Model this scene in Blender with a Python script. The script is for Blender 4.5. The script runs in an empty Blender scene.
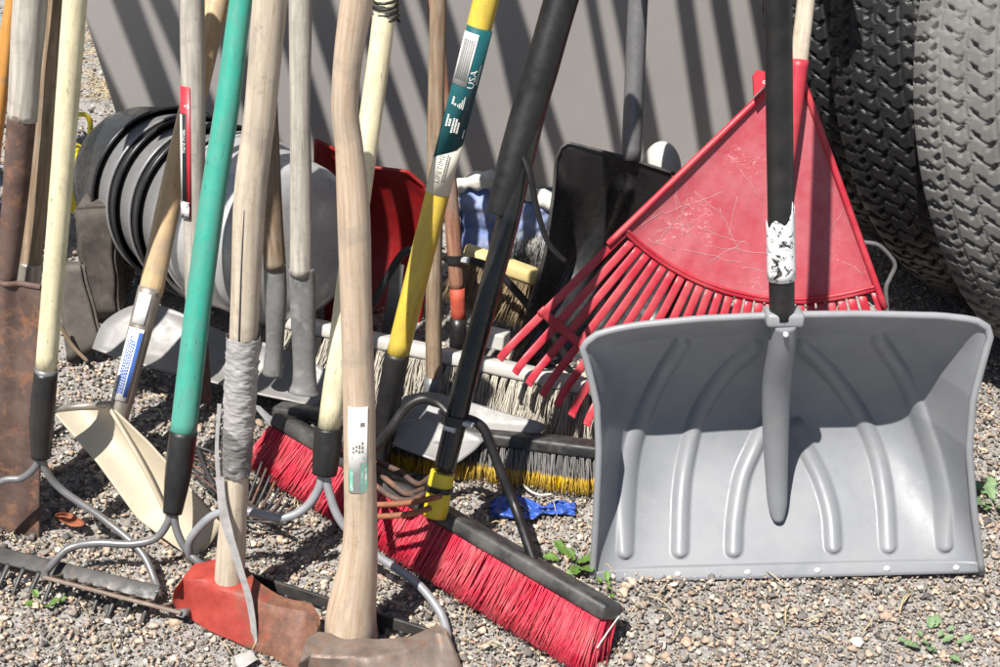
import bpy, bmesh, math, random
import numpy as np
from mathutils import Vector, Matrix, noise
random.seed(7); rng = np.random.default_rng(7)
R = math.radians
S = bpy.context.scene
COL = S.collection

# ------------------------------------------------------------------ camera
CAM_H, PITCH, FPX = 1.55, R(33), 1000*50/36
Cc = Vector((0, 0, CAM_H))
FW = Vector((0, math.cos(PITCH), -math.sin(PITCH)))
UP = Vector((0, math.sin(PITCH), math.cos(PITCH)))
RT = Vector((1, 0, 0))
cd = bpy.data.cameras.new('camera'); cam = bpy.data.objects.new('camera', cd); COL.objects.link(cam)
cd.lens = 50; cd.sensor_width = 36; cd.clip_start = 0.05; cd.clip_end = 500
cam.location = Cc; cam.rotation_euler = (R(90)-PITCH, 0, 0)
S.camera = cam

def ray(px, py):
    return FW + RT*((px-500)/FPX) + UP*((333.5-py)/FPX)
def G(px, py, z=0.0):
    d = ray(px, py); return Cc + d*((z-CAM_H)/d.z)
class Pl:
    """leaning plane  y = a + k z  (all of one tool's measured outline lies on it)"""
    def __init__(s, a, k):
        s.a, s.k = a, k
        s.n = Vector((0, 1, -k)).normalized()      # away from the viewer
    def at(s, px, py, off=0.0):
        d = ray(px, py); t = (s.a + s.k*CAM_H)/(d.y - s.k*d.z)
        return Cc + d*t + s.n*off
def depth(p): return (p-Cc).dot(FW)
def pr(p, wpx): return wpx*0.5*depth(p)/FPX
def pixel(p):
    v = p-Cc; D = v.dot(FW)
    return 500+FPX*v.x/D, 333.5-FPX*v.dot(UP)/D

# ------------------------------------------------------------------ objects
ROOT = {}
def props(o, label, cat, group=None, kind=None):
    if label: o['label'] = label
    if cat: o['category'] = cat
    if group: o['group'] = group
    if kind: o['kind'] = kind
def thing(name, label, cat, base, group=None):
    o = bpy.data.objects.new(name, None); COL.objects.link(o)
    o.empty_display_size = 0.05
    o.location = base; ROOT[o.name] = Vector(base)
    props(o, label, cat, group); return o
def link_mesh(name, me, mat, parent, base=None):
    o = bpy.data.objects.new(name, me); COL.objects.link(o)
    if parent is not None:
        b = ROOT[parent.name]; o.parent = parent
    else:
        b = Vector(base) if base is not None else Vector((0, 0, 0)); o.location = b
    ROOT[o.name] = Vector(b)
    me.transform(Matrix.Translation(-Vector(b)))
    if mat:
        for m in (mat if isinstance(mat, (list, tuple)) else [mat]): me.materials.append(m)
    return o
def mesh(name, V, F, mat, parent=None, smooth=True, uv=None, base=None, label=None, cat=None, group=None, kind=None, mats=None):
    me = bpy.data.meshes.new(name)
    me.from_pydata([tuple(v) for v in V], [], F); me.update()
    if uv is not None:
        l = me.uv_layers.new(name='UVMap')
        flat = np.empty(len(me.loops)*2, dtype=np.float32); k = 0
        for f in uv:
            for c in f: flat[k] = c[0]; flat[k+1] = c[1]; k += 2
        l.data.foreach_set('uv', flat)
    me.polygons.foreach_set('use_smooth', [smooth]*len(me.polygons))
    if mats is not None: me.polygons.foreach_set('material_index', mats)
    if parent is None and base is None:
        xs = [min(v[i] for v in V) for i in range(3)]; xe = [max(v[i] for v in V) for i in range(3)]
        base = ((xs[0]+xe[0])/2, (xs[1]+xe[1])/2, xs[2])
    o = link_mesh(name, me, mat, parent, base)
    props(o, label, cat, group, kind)
    return o
def from_bm(name, bm, mat, parent=None, smooth=False, base=None, **k):
    bmesh.ops.recalc_face_normals(bm, faces=bm.faces)
    bm.verts.ensure_lookup_table(); bm.verts.index_update()
    V = [v.co.copy() for v in bm.verts]; F = [[v.index for v in f.verts] for f in bm.faces]
    bm.free()
    return mesh(name, V, F, mat, parent, smooth, base=base, **k)

def catmull(pts, n=8):
    pts = [np.array(p, float) for p in pts]
    if len(pts) < 3: return pts
    P = [2*pts[0]-pts[1]] + pts + [2*pts[-1]-pts[-2]]
    out = []
    for i in range(1, len(P)-2):
        for j in range(n):
            t = j/n; a, b, c, d = P[i-1], P[i], P[i+1], P[i+2]
            out.append(0.5*((2*b)+(-a+c)*t+(2*a-5*b+4*c-d)*t*t+(-a+3*b-3*c+d)*t**3))
    out.append(pts[-1]); return out
def tube_data(path, radii, n=16, cap=True, ell=1.0, wob=0.0, up=None, seed=0):
    path = [Vector(p) for p in path]
    if not isinstance(radii, (list, tuple)): radii = [radii]*len(path)
    T = []
    for i in range(len(path)):
        T.append((path[min(i+1, len(path)-1)]-path[max(i-1, 0)]).normalized())
    ref = Vector(up) if up is not None else (Vector((0, 0, 1)) if abs(T[0].z) < .9 else Vector((0, -1, 0)))
    V, F, UVS = [], [], []; s = 0; L = []
    for i, p in enumerate(path):
        if i: s += (p-path[i-1]).length
        L.append(s)
        nrm = (ref - T[i]*ref.dot(T[i])).normalized(); b = T[i].cross(nrm); ref = nrm
        for j in range(n):
            a = 2*math.pi*j/n
            q = nrm*math.cos(a)*ell + b*math.sin(a)
            r = radii[i]
            if wob: r *= 1+wob*noise.noise(Vector((q.x*1.5+seed, q.y*1.5, s*9+seed)))
            V.append(p+q*r)
    per = 2*math.pi*max(radii)
    for i in range(len(path)-1):
        for j in range(n):
            k = (j+1) % n
            F.append((i*n+j, i*n+k, (i+1)*n+k, (i+1)*n+j))
            u0, u1 = per*j/n, per*(j+1)/n
            UVS.append(((u0, L[i]), (u1, L[i]), (u1, L[i+1]), (u0, L[i+1])))
    if cap:
        m = len(path)-1
        F.append(tuple(reversed(range(n)))); UVS.append([(0.01*math.cos(6.28*j/n), 0.01*math.sin(6.28*j/n)) for j in range(n)])
        F.append(tuple(m*n+j for j in range(n))); UVS.append([(0.01*math.cos(6.28*j/n), 0.01*math.sin(6.28*j/n)) for j in range(n)])
    return V, F, UVS
def tube(name, path, radii, mat, parent=None, **k):
    tk = {q: k.pop(q) for q in ('n', 'cap', 'ell', 'wob', 'up', 'seed') if q in k}
    V, F, U = tube_data(path, radii, **tk)
    o = mesh(name, V, F, mat, parent, True, U, **k)
    flat_caps(o, tk.get('n', 16)); return o
def flat_caps(o, n):
    for p in o.data.polygons:
        if len(p.vertices) > 4: p.use_smooth = False
def merge(parts):
    V, F, U = [], [], []
    for a in parts:
        o = len(V); V += list(a[0]); F += [tuple(i+o for i in f) for f in a[1]]
        if len(a) > 2 and a[2] is not None: U += a[2]
    return V, F, (U if len(U) == len(F) else None)
def dense(path, step):
    out = [Vector(path[0])]
    for a, b in zip(path, path[1:]):
        a, b = Vector(a), Vector(b); m = max(1, int((b-a).length/step))
        out += [a.lerp(b, (i+1)/m) for i in range(m)]
    return out
def shaft(name, pl, pts, mat, parent, n=18, wob=0.03, step=.02, ell=1.0, off=0.0, smooth=True, **k):
    """pts: list of (px, py, width px) on the leaning plane, top first"""
    P = [np.array(list(pl.at(x, y, off))+[0.]) for x, y, w in pts]
    for q, (x, y, w) in zip(P, pts): q[3] = pr(Vector(q[:3]), w)
    Q = catmull(P, 10) if smooth and len(P) > 2 else P
    path, rad = [], []
    for a, b in zip(Q, Q[1:]):
        m = max(1, int(np.linalg.norm(b[:3]-a[:3])/step))
        for i in range(m):
            c = a+(b-a)*i/m; path.append(c[:3]); rad.append(float(c[3]))
    path.append(Q[-1][:3]); rad.append(float(Q[-1][3]))
    return tube(name, path, rad, mat, parent, n=n, wob=wob, ell=ell, seed=random.random()*50, **k)
def wire(name, P, wpx, mat, parent=None, n=10, sub=8, **k):
    Q = [Vector(q) for q in catmull([list(p) for p in P], sub)]
    w = wpx if isinstance(wpx, (list, tuple)) else None
    rad = [pr(q, wpx if w is None else np.interp(i/(len(Q)-1), np.linspace(0, 1, len(w)), w)) for i, q in enumerate(Q)]
    return tube(name, Q, rad, mat, parent, n=n, **k)
def ext(p_lo, p_hi, py):
    """continue the pixel line lo->hi up to image row py"""
    t = (py-p_lo[1])/(p_hi[1]-p_lo[1])
    return (p_lo[0]+(p_hi[0]-p_lo[0])*t, py)

def plate(name, P, th, mat, parent=None, nrm=None, bev=0.0, **k):
    """closed outline P (3D points) extruded by th away from the viewer"""
    P = [Vector(p) for p in P]
    if nrm is None:
        nrm = Vector((0, 0, 0))
        for a, b, c in zip(P, P[1:]+P[:1], P[2:]+P[:2]): nrm += (b-a).cross(c-b)
        nrm.normalize()
        if nrm.dot(P[0]-Cc) < 0: nrm = -nrm
    bm = bmesh.new()
    f = bm.faces.new([bm.verts.new(p) for p in P])
    r = bmesh.ops.extrude_face_region(bm, geom=[f])
    for v in r['geom']:
        if isinstance(v, bmesh.types.BMVert): v.co += nrm*th
    if bev:
        bmesh.ops.bevel(bm, geom=[e for e in bm.edges], offset=bev, segments=2, affect='EDGES', profile=.6)
    bmesh.ops.triangulate(bm, faces=[f for f in bm.faces if len(f.verts) > 4])
    return from_bm(name, bm, mat, parent, smooth=False, **k)
def box_bm(bm, M, sx, sy, sz, bev=0.0):
    r = bmesh.ops.create_cube(bm, size=1.0, matrix=M @ Matrix.Diagonal((sx, sy, sz, 1)))
    if bev:
        es = list({e for v in r['verts'] for e in v.link_edges})
        bmesh.ops.bevel(bm, geom=es, offset=bev, segments=3, affect='EDGES', profile=.5)
def frame(o, x, y=None, z=None):
    x = Vector(x).normalized()
    if z is not None:
        z = Vector(z); z = (z-x*z.dot(x)).normalized(); y = z.cross(x)
    else:
        y = Vector(y); y = (y-x*y.dot(x)).normalized(); z = x.cross(y)
    M = Matrix((x, y, z)).transposed().to_4x4(); M.translation = Vector(o); return M
def grid_mesh(fn, nu, nv, closed_u=False):
    V = [fn(i/(nu if closed_u else nu-1), j/(nv-1)) for j in range(nv) for i in range(nu)]
    F, U = [], []
    for j in range(nv-1):
        for i in range(nu if closed_u else nu-1):
            k = (i+1) % nu
            F.append((j*nu+i, j*nu+k, (j+1)*nu+k, (j+1)*nu+i))
            U.append(((i/nu, j/nv), ((i+1)/nu, j/nv), ((i+1)/nu, (j+1)/nv), (i/nu, (j+1)/nv)))
    return V, F, U
def shell(V, F, th):
    """give an open sheet a thickness (solid)"""
    bm = bmesh.new(); vs = [bm.verts.new(v) for v in V]
    for f in F: bm.faces.new([vs[i] for i in f])
    bm.normal_update()
    bmesh.ops.solidify(bm, geom=bm.faces[:], thickness=th)
    bm.verts.index_update()
    V2 = [v.co.copy() for v in bm.verts]; F2 = [[v.index for v in f.verts] for f in bm.faces]; bm.free()
    return V2, F2
def polyat(pts, t):
    """point at fraction t by first coordinate (t, x, y)"""
    ts = [p[0] for p in pts]
    return np.interp(t, ts, [p[1] for p in pts]), np.interp(t, ts, [p[2] for p in pts])

# ------------------------------------------------------------------ materials
def nt(name):
    m = bpy.data.materials.new(name); m.use_nodes = True
    t = m.node_tree; b = t.nodes['Principled BSDF']; return m, t, b
def N(t, kind, **k):
    n = t.nodes.new(kind)
    for a, v in k.items():
        if a in n.inputs: n.inputs[a].default_value = v
        else: setattr(n, a, v)
    return n
def ramp(t, src, stops):
    r = t.nodes.new('ShaderNodeValToRGB'); e = r.color_ramp.elements
    while len(e) < len(stops): e.new(0.5)
    for q, (p, c) in zip(e, stops):
        q.position = p; q.color = (c if isinstance(c, tuple) else (c, c, c))+(1,)
    t.links.new(src, r.inputs[0]); return r
def mixc(t, fac, a, b):
    m = t.nodes.new('ShaderNodeMix'); m.data_type = 'RGBA'
    for s, v in ((m.inputs[0], fac), (m.inputs[6], a), (m.inputs[7], b)):
        if isinstance(v, (int, float)): s.default_value = v
        elif isinstance(v, tuple): s.default_value = v+(1,)
        else: t.links.new(v, s)
    return m.outputs[2]
def coords(t, kind='Object', scale=(1, 1, 1)):
    c = t.nodes.new('ShaderNodeTexCoord'); mp = t.nodes.new('ShaderNodeMapping')
    mp.inputs['Scale'].default_value = scale
    t.links.new(c.outputs[kind], mp.inputs[0]); return mp.outputs[0]
def nz(t, vec, scale, detail=5, rough=.6, dist=0.0):
    n = N(t, 'ShaderNodeTexNoise', Scale=scale, Detail=detail, Roughness=rough, Distortion=dist)
    t.links.new(vec, n.inputs['Vector']); return n.outputs['Fac']
def bump(t, b, h, strength=.3, dist=.002):
    n = N(t, 'ShaderNodeBump', Strength=strength, Distance=dist)
    t.links.new(h, n.inputs['Height']); t.links.new(n.outputs[0], b.inputs['Normal'])
def wood(name, c1, c2, c3=None, rough=.65, dirt=(.08, .06, .045), dirt_amt=.35, grain=70, gl=5):
    m, t, b = nt(name)
    v = coords(t, 'UV', (grain, gl, 1)); g = nz(t, v, 1.6, 6, .65, .4)
    v2 = coords(t, 'UV', (22, 6, 1)); g2 = nz(t, v2, 1.3, 5, .6)
    base = ramp(t, g, [(.3, c2), (.55, c1), (.75, c3 or c1)]).outputs[0]
    big = ramp(t, g2, [(.42, 0.0), (.72, 1.0)])
    c = mixc(t, big.outputs[0], base, mixc(t, .5, base, c2))
    o = coords(t, 'Object'); sp = nz(t, o, 55, 6, .7)
    dm = ramp(t, sp, [(.56, 0.0), (.75, dirt_amt)])
    c = mixc(t, dm.outputs[0], c, dirt)
    st = ramp(t, nz(t, o, 11, 7, .7, .6), [(.50, 0.0), (.68, .6)]); c = mixc(t, st.outputs[0], c, (.27, .245, .215))
    ck = ramp(t, nz(t, coords(t, 'UV', (260, 7, 1)), 1.0, 3, .6, .3), [(.66, 0.0), (.70, .75)]); c = mixc(t, ck.outputs[0], c, dirt)
    t.links.new(c, b.inputs['Base Color']); b.inputs['Roughness'].default_value = rough
    b.inputs['Specular IOR Level'].default_value = .3
    bump(t, b, g, .35, .0012); return m
def solid(name, col, rough=.5, metal=0.0, grime=None, var=.25, vs=30, spots=None, spot_amt=.5, spot_lo=.58, ss=60, bmp=.1, bs=200, spec=.5, dust=None, dust_amt=.0):
    """even paint / plastic / metal with mottling, worn spots and settled dust"""
    m, t, b = nt(name); o = coords(t, 'Object')
    a = nz(t, o, vs, 6, .65)
    lo = tuple(x*(1-var) for x in col); hi = tuple(min(1, x*(1+var*.7)) for x in col)
    c = ramp(t, a, [(.3, lo), (.7, hi)]).outputs[0]
    if spots is not None:
        s = nz(t, o, ss, 7, .7, .3); r = ramp(t, s, [(spot_lo, 0.0), (spot_lo+.1, spot_amt)])
        c = mixc(t, r.outputs[0], c, spots)
    if dust is not None:
        s = nz(t, o, 14, 8, .7); r = ramp(t, s, [(.4, 0.0), (.75, dust_amt)])
        c = mixc(t, r.outputs[0], c, dust)
    if grime is not None:
        uv = coords(t, 'UV', (30, 9, 1)); s = nz(t, uv, 1.2, 7, .75, .5); r = ramp(t, s, [(.44, 0.0), (.66, grime[1])]); c = mixc(t, r.outputs[0], c, grime[0])
        s = nz(t, coords(t, 'UV', (160, 30, 1)), 1.5, 4, .7, .6); r = ramp(t, s, [(.62, 0.0), (.66, .7)]); c = mixc(t, r.outputs[0], c, tuple(x*.35 for x in grime[0]))
    t.links.new(c, b.inputs['Base Color'])
    rr = nz(t, o, vs*2.3, 4, .6)
    q = ramp(t, rr, [(.3, max(0, rough-.12)), (.7, min(1, rough+.12))]); t.links.new(q.outputs[0], b.inputs['Roughness'])
    b.inputs['Metallic'].default_value = metal; b.inputs['Specular IOR Level'].default_value = spec
    if bmp: bump(t, b, nz(t, o, bs, 5, .6), bmp, .001)
    return m
DIRT = (.20, .17, .13)
M = {}
M['wood_pale'] = wood('pale_wood', (.56, .485, .385), (.40, .33, .25), (.62, .55, .45))
M['wood_grey'] = wood('grey_weathered_wood', (.48, .45, .40), (.29, .265, .235), (.58, .54, .48), .8)
M['wood_dark'] = wood('brown_weathered_wood', (.30, .22, .15), (.14, .095, .06), (.42, .33, .23), .75, dirt_amt=.6)
M['wood_tan'] = wood('tan_wood', (.56, .41, .24), (.42, .28, .15), (.62, .47, .30), .5)
M['wood_warm'] = wood('warm_wood', (.55, .44, .33), (.40, .29, .20), (.60, .51, .40))
M['wood_red'] = wood('reddish_worn_wood', (.32, .16, .10), (.16, .07, .045), (.45, .30, .21), .7, dirt_amt=.6)
M['wood_orange'] = wood('orange_varnished_wood', (.62, .30, .08), (.45, .19, .04), (.68, .36, .12), .4)
M['cream'] = solid('cream_fibreglass', (.76, .70, .47), .38, var=.06, grime=((.42, .35, .23), .6), dust=(.45, .39, .27), dust_amt=.45, spots=(.3, .26, .18), spot_amt=.35, spot_lo=.64)
M['green'] = solid('green_fibreglass', (.035, .33, .25), .38, var=.08, grime=((.11, .22, .18), .65), dust=(.18, .33, .27), dust_amt=.35, spots=(.12, .2, .16), spot_amt=.4, spot_lo=.66)
M['yellow'] = solid('yellow_fibreglass', (.70, .50, .055), .4, var=.06, grime=((.40, .30, .09), .6), dust=(.55, .45, .15), dust_amt=.4, spots=(.25, .19, .06), spot_amt=.4, spot_lo=.64)
M['yellow_pl'] = solid('bright_yellow_plastic', (.75, .60, .02), .4, var=.1, dust=(.35, .28, .1), dust_amt=.4)
M['black_pl'] = solid('black_plastic', (.010, .010, .011), .42, var=.3, dust=(.07, .065, .06), dust_amt=.3, bmp=.15)
M['block_dusty'] = solid('dusty_black_plastic', (.022, .022, .023), .5, var=.3, dust=(.20, .19, .175), dust_amt=.6, bmp=.2)
M['black_foam'] = solid('dull_black_sleeve', (.008, .008, .009), .5, var=.3, dust=(.04, .038, .036), dust_amt=.3, bmp=.3, bs=70)
M['steel'] = solid('grey_steel', (.30, .30, .30), .42, metal=.75, var=.25, spots=(.16, .10, .06), spot_amt=.6, spot_lo=.6, dust=(.3, .26, .2), dust_amt=.4)
M['zinc'] = solid('galvanised_metal', (.52, .53, .54), .33, metal=.35, var=.18, vs=18, dust=(.42, .40, .36), dust_amt=.45)
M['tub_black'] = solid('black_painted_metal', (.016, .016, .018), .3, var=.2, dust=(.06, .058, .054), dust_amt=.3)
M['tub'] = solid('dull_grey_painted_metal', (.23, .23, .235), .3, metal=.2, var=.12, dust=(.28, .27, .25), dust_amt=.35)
M['alu'] = solid('dull_sheet_metal', (.22, .22, .218), .5, metal=.1, var=.15, vs=20, spots=(.22, .19, .16), spot_amt=.5, spot_lo=.6, dust=(.27, .25, .225), dust_amt=.5)
M['iron'] = solid('dark_forged_iron', (.04, .04, .042), .5, metal=.25, var=.3, spots=(.11, .06, .035), spot_amt=.7, spot_lo=.58, dust=(.13, .12, .1), dust_amt=.3)
M['wire'] = solid('grey_enamelled_steel_rod', (.19, .19, .195), .42, metal=.35, var=.15, spots=(.16, .09, .05), spot_amt=.8, spot_lo=.62)
M['rust'] = solid('rusty_brown_steel', (.095, .055, .045), .75, metal=.15, var=.4, vs=22, spots=(.24, .11, .055), spot_amt=.7, spot_lo=.52, ss=35, bmp=.5, bs=130, dust=(.26, .21, .18), dust_amt=.35)
M['rust_bright'] = solid('orange_rust', (.27, .105, .05), .8, var=.4, vs=25, spots=(.12, .06, .04), spot_amt=.7, spot_lo=.52, bmp=.5, bs=140)
M['rust_pale'] = solid('pale_dusty_rust', (.19, .145, .12), .6, metal=.35, var=.35, vs=25, spots=(.20, .10, .06), spot_amt=.7, spot_lo=.52, bmp=.4, bs=140, dust=(.27, .24, .21), dust_amt=.55)
M['ferrule'] = solid('brushed_steel_socket', (.36, .33, .29), .45, metal=.6, var=.2, vs=30, spots=(.22, .15, .09), spot_amt=.6, spot_lo=.58)
M['beige_bl'] = solid('beige_worn_blade', (.56, .49, .37), .5, metal=.25, var=.12, vs=9, spots=(.30, .22, .14), spot_amt=.5, spot_lo=.62, dust=(.6, .53, .42), dust_amt=.4)
M['redplastic'] = solid('faded_red_plastic', (.42, .020, .040), .45, var=.12, vs=12, dust=(.62, .20, .19), dust_amt=.35)
M['scoop_red'] = solid('deep_red_plastic', (.24, .008, .010), .4, var=.2, dust=(.3, .05, .05), dust_amt=.3)
M['red_axe'] = None
M['greyplastic'] = solid('grey_snow_shovel_plastic', (.205, .217, .240), .44, var=.08, vs=10, dust=(.27, .268, .265), dust_amt=.5, spots=(.30, .33, .335), spot_amt=.5, spot_lo=.62, bmp=.08, bs=350)
M['greylip'] = solid('grey_plastic_edge', (.26, .27, .285), .45, var=.1)
M['blackscoop'] = solid('scuffed_black_plastic', (.024, .024, .027), .3, var=.3, dust=(.10, .095, .09), dust_amt=.3, spec=.7)
M['rivet'] = solid('white_rivet', (.8, .8, .8), .3, metal=.3, var=.05)
M['panel'] = solid('grey_painted_panel', (.365, .350, .342), .6, var=.07, vs=5, dust=(.41, .39, .37), dust_amt=.35, spots=(.24, .22, .20), spot_amt=.3, spot_lo=.64, ss=22, bmp=.1)
M['white_lbl'] = solid('white_paper_label', (.80, .80, .77), .6, var=.06, spots=(.5, .47, .4), spot_amt=.5, spot_lo=.62, ss=90)
M['teal_lbl'] = solid('dark_teal_label', (.012, .10, .115), .4, var=.15)
M['ivory_lbl'] = solid('ivory_label', (.72, .70, .58), .5, var=.05)
M['red_lbl'] = solid('red_label', (.62, .03, .05), .45, var=.1)
M['black_lbl'] = solid('black_label', (.02, .02, .022), .5, var=.2)
M['blue_lbl'] = solid('blue_label', (.05, .13, .45), .5, var=.15)
M['ink'] = solid('dark_ink', (.05, .055, .06), .6, var=.1, bmp=0)
M['cloth_blue'] = solid('blue_woven_cloth', (.12, .19, .44), .85, var=.3, vs=25, dust=(.48, .52, .62), dust_amt=.85, bmp=.4, bs=400)
M['cloth_white'] = solid('off_white_fleece', (.68, .66, .60), .9, var=.2, spots=(.3, .27, .22), spot_amt=.5, bmp=.6, bs=250)
M['blue_pl'] = solid('blue_plastic_film', (.03, .09, .40), .35, var=.25, dust=(.10, .18, .5), dust_amt=.4)
M['blockgrey'] = solid('weathered_block', (.085, .072, .062), .9, var=.45, vs=30, spots=(.17, .14, .12), spot_amt=.5, bmp=.8, bs=60)
M['board'] = solid('dark_weathered_board', (.10, .088, .076), .85, var=.35, vs=30, bmp=.4, bs=60)
M['cream_block'] = solid('pale_yellow_painted_block', (.70, .58, .26), .6, var=.12, spots=(.4, .32, .2), spot_amt=.5)
M['white_block'] = solid('white_worn_plastic', (.52, .51, .485), .5, var=.1, dust=(.36, .32, .27), dust_amt=.5)
M['rubber'] = solid('black_rubber', (.010, .010, .011), .55, var=.35, vs=20, dust=(.032, .031, .029), dust_amt=.3, bmp=.3, bs=150)
M['rubber_dusty'] = solid('dusty_grey_rubber', (.145, .143, .137), .9, var=.22, vs=14, spots=(.11, .105, .10), spot_amt=.6, spot_lo=.54, dust=(.185, .18, .17), dust_amt=.4, bmp=.3, bs=150)
M['tape'] = solid('grey_cloth_tape', (.13, .128, .127), .55, var=.25, vs=60, spots=(.36, .35, .34), spot_amt=.6, spot_lo=.55, dust=(.36, .34, .31), dust_amt=.5, bmp=.5, bs=120)
M['leaf'] = solid('weed_leaf', (.10, .19, .035), .55, var=.3, vs=60)
M['leaf_grey'] = solid('grey_green_leaf', (.16, .25, .12), .6, var=.3, vs=60)
M['dead'] = solid('dead_brown_leaf', (.30, .10, .05), .7, var=.3)
M['straw'] = solid('dry_straw', (.52, .42, .26), .7, var=.3, bmp=0)
def hair_mat(name, c1, c2, tip=None, rough=.5):
    """bristles: each strand's own shade in 'shade', position along the strand in 'along'"""
    m, t, b = nt(name)
    a = N(t, 'ShaderNodeAttribute', attribute_name='shade')
    c = ramp(t, a.outputs['Fac'], [(0, c2), (1, c1)]).outputs[0]
    if tip is not None:
        q = N(t, 'ShaderNodeAttribute', attribute_name='along')
        c = mixc(t, ramp(t, q.outputs['Fac'], [(.55, 0.0), (.62, 1.0)]).outputs[0], c, tip)
    o = coords(t, 'Object'); dd = ramp(t, nz(t, o, 16, 7, .7), [(.42, 0.0), (.72, .38)]); c = mixc(t, dd.outputs[0], c, (.42, .36, .30))
    t.links.new(c, b.inputs['Base Color']); b.inputs['Roughness'].default_value = rough; return m
M['br_red'] = hair_mat('red_bristle', (.80, .035, .095), (.58, .015, .045))
M['br_white'] = hair_mat('off_white_bristle', (.62, .585, .50), (.40, .365, .30), rough=.75)
M['br_grey'] = hair_mat('grey_bristle_yellow_tipped', (.30, .30, .30), (.09, .09, .09), (.78, .50, .03))
M['br_silver'] = hair_mat('silver_grey_bristle', (.50, .50, .48), (.20, .2, .19))
M['br_tan'] = hair_mat('tan_straw_bristle', (.48, .36, .20), (.20, .14, .08), rough=.7)

def red_axe():
    m, t, b = nt('red_paint_worn_to_rust'); o = coords(t, 'Object')
    a = nz(t, o, 9, 8, .7, .2)
    gx = N(t, 'ShaderNodeSeparateXYZ'); t.links.new(o, gx.inputs[0])
    mm = N(t, 'ShaderNodeMath', operation='MULTIPLY_ADD'); t.links.new(gx.outputs[0], mm.inputs[0]); mm.inputs[1].default_value = 2.6
    t.links.new(a, mm.inputs[2])
    fac = ramp(t, mm.outputs[0], [(.45, 0.0), (.60, 1.0)])
    rust = ramp(t, nz(t, o, 45, 6, .7), [(.3, (.07, .035, .025)), (.55, (.17, .075, .045)), (.8, (.27, .15, .10))]).outputs[0]
    paint = ramp(t, nz(t, o, 40, 6, .6), [(.3, (.25, .025, .018)), (.7, (.37, .05, .035))]).outputs[0]
    t.links.new(mixc(t, fac.outputs[0], paint, rust), b.inputs['Base Color']); b.inputs['Roughness'].default_value = .6
    bump(t, b, nz(t, o, 120, 6, .65), .4, .0015); return m
M['red_axe'] = red_axe()
def fan_mat():
    m, t, b = nt('sun_faded_scratched_red_plastic'); o = coords(t, 'Object')
    a = nz(t, o, 7, 8, .7)
    c = ramp(t, a, [(.3, (.37, .030, .050)), (.7, (.45, .10, .12))]).outputs[0]
    d = ramp(t, nz(t, o, 5, 8, .75), [(.38, 0.0), (.68, .6)]); c = mixc(t, d.outputs[0], c, (.47, .22, .235))
    v = coords(t, 'Object', (9, 9, 34)); s = nz(t, v, 3.2, 3, .5, 1.2)
    r = ramp(t, s, [(.488, 0.0), (.5, .9), (.512, 0.0)])
    q = ramp(t, nz(t, o, 9, 3, .5), [(.52, 0.0), (.6, 1.0)])
    mul = N(t, 'ShaderNodeMath', operation='MULTIPLY'); t.links.new(r.outputs[0], mul.inputs[0]); t.links.new(q.outputs[0], mul.inputs[1])
    c = mixc(t, mul.outputs[0], c, (.72, .5, .48))
    t.links.new(c, b.inputs['Base Color']); b.inputs['Roughness'].default_value = .42
    bump(t, b, nz(t, o, 160, 4), .08, .001); return m
M['fan'] = fan_mat()
def worn_tape():
    m, t, b = nt('white_paint_flaking_off_black'); o = coords(t, 'Object')
    r = ramp(t, nz(t, o, 70, 8, .75, .8), [(.535, 0.0), (.57, 1.0)])
    t.links.new(mixc(t, r.outputs[0], (.80, .80, .80), (.015, .015, .017)), b.inputs['Base Color']); b.inputs['Roughness'].default_value = .5
    return m
M['flake'] = worn_tape()
M['tape_light'] = solid('pale_grey_cloth_tape', (.33, .325, .32), .5, var=.3, vs=60, dust=(.4, .38, .35), dust_amt=.5, bmp=.4, bs=120)
M['wire_light'] = solid('light_grey_enamelled_rod', (.30, .31, .33), .4, metal=.2, var=.15, spots=(.16, .09, .05), spot_amt=.8, spot_lo=.62)
M['strap'] = solid('dented_dull_steel_strap', (.20, .205, .21), .5, metal=.25, var=.35, vs=24, spots=(.36, .36, .35), spot_amt=.6, spot_lo=.55, ss=45, dust=(.30, .28, .25), dust_amt=.4, bmp=.35, bs=80)
M['wrap'] = solid('crinkled_black_film', (.011, .011, .012), .22, var=.3, dust=(.09, .085, .08), dust_amt=.25, bmp=.8, bs=55)

# ------------------------------------------------------------------ light, sky
SUNV = Vector((-.72, -1.0, 2.55)).normalized()          # towards the sun
elev = math.asin(SUNV.z); azim = math.atan2(SUNV.x, SUNV.y)
w = bpy.data.worlds.new('World'); S.world = w; w.use_nodes = True
sky = w.node_tree.nodes.new('ShaderNodeTexSky'); sky.sky_type = 'NISHITA'; sky.sun_disc = False
sky.sun_elevation = elev; sky.sun_rotation = azim
bg = w.node_tree.nodes['Background']; w.node_tree.links.new(sky.outputs[0], bg.inputs[0]); bg.inputs[1].default_value = .05
ld = bpy.data.lights.new('sun', 'SUN'); ld.energy = 5.0; ld.angle = R(.53); ld.color = (1, .95, .88)
lo = bpy.data.objects.new('sun', ld); COL.objects.link(lo); lo.location = SUNV*20
lo.rotation_euler = SUNV.to_track_quat('Z', 'Y').to_euler()
S.view_settings.view_transform = 'Standard'; S.view_settings.look = 'None'
S.view_settings.exposure = .66; S.view_settings.gamma = 1
S.render.engine = 'CYCLES'; S.cycles.use_denoising = True; S.cycles.max_bounces = 5; S.cycles.diffuse_bounces = 2

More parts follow.
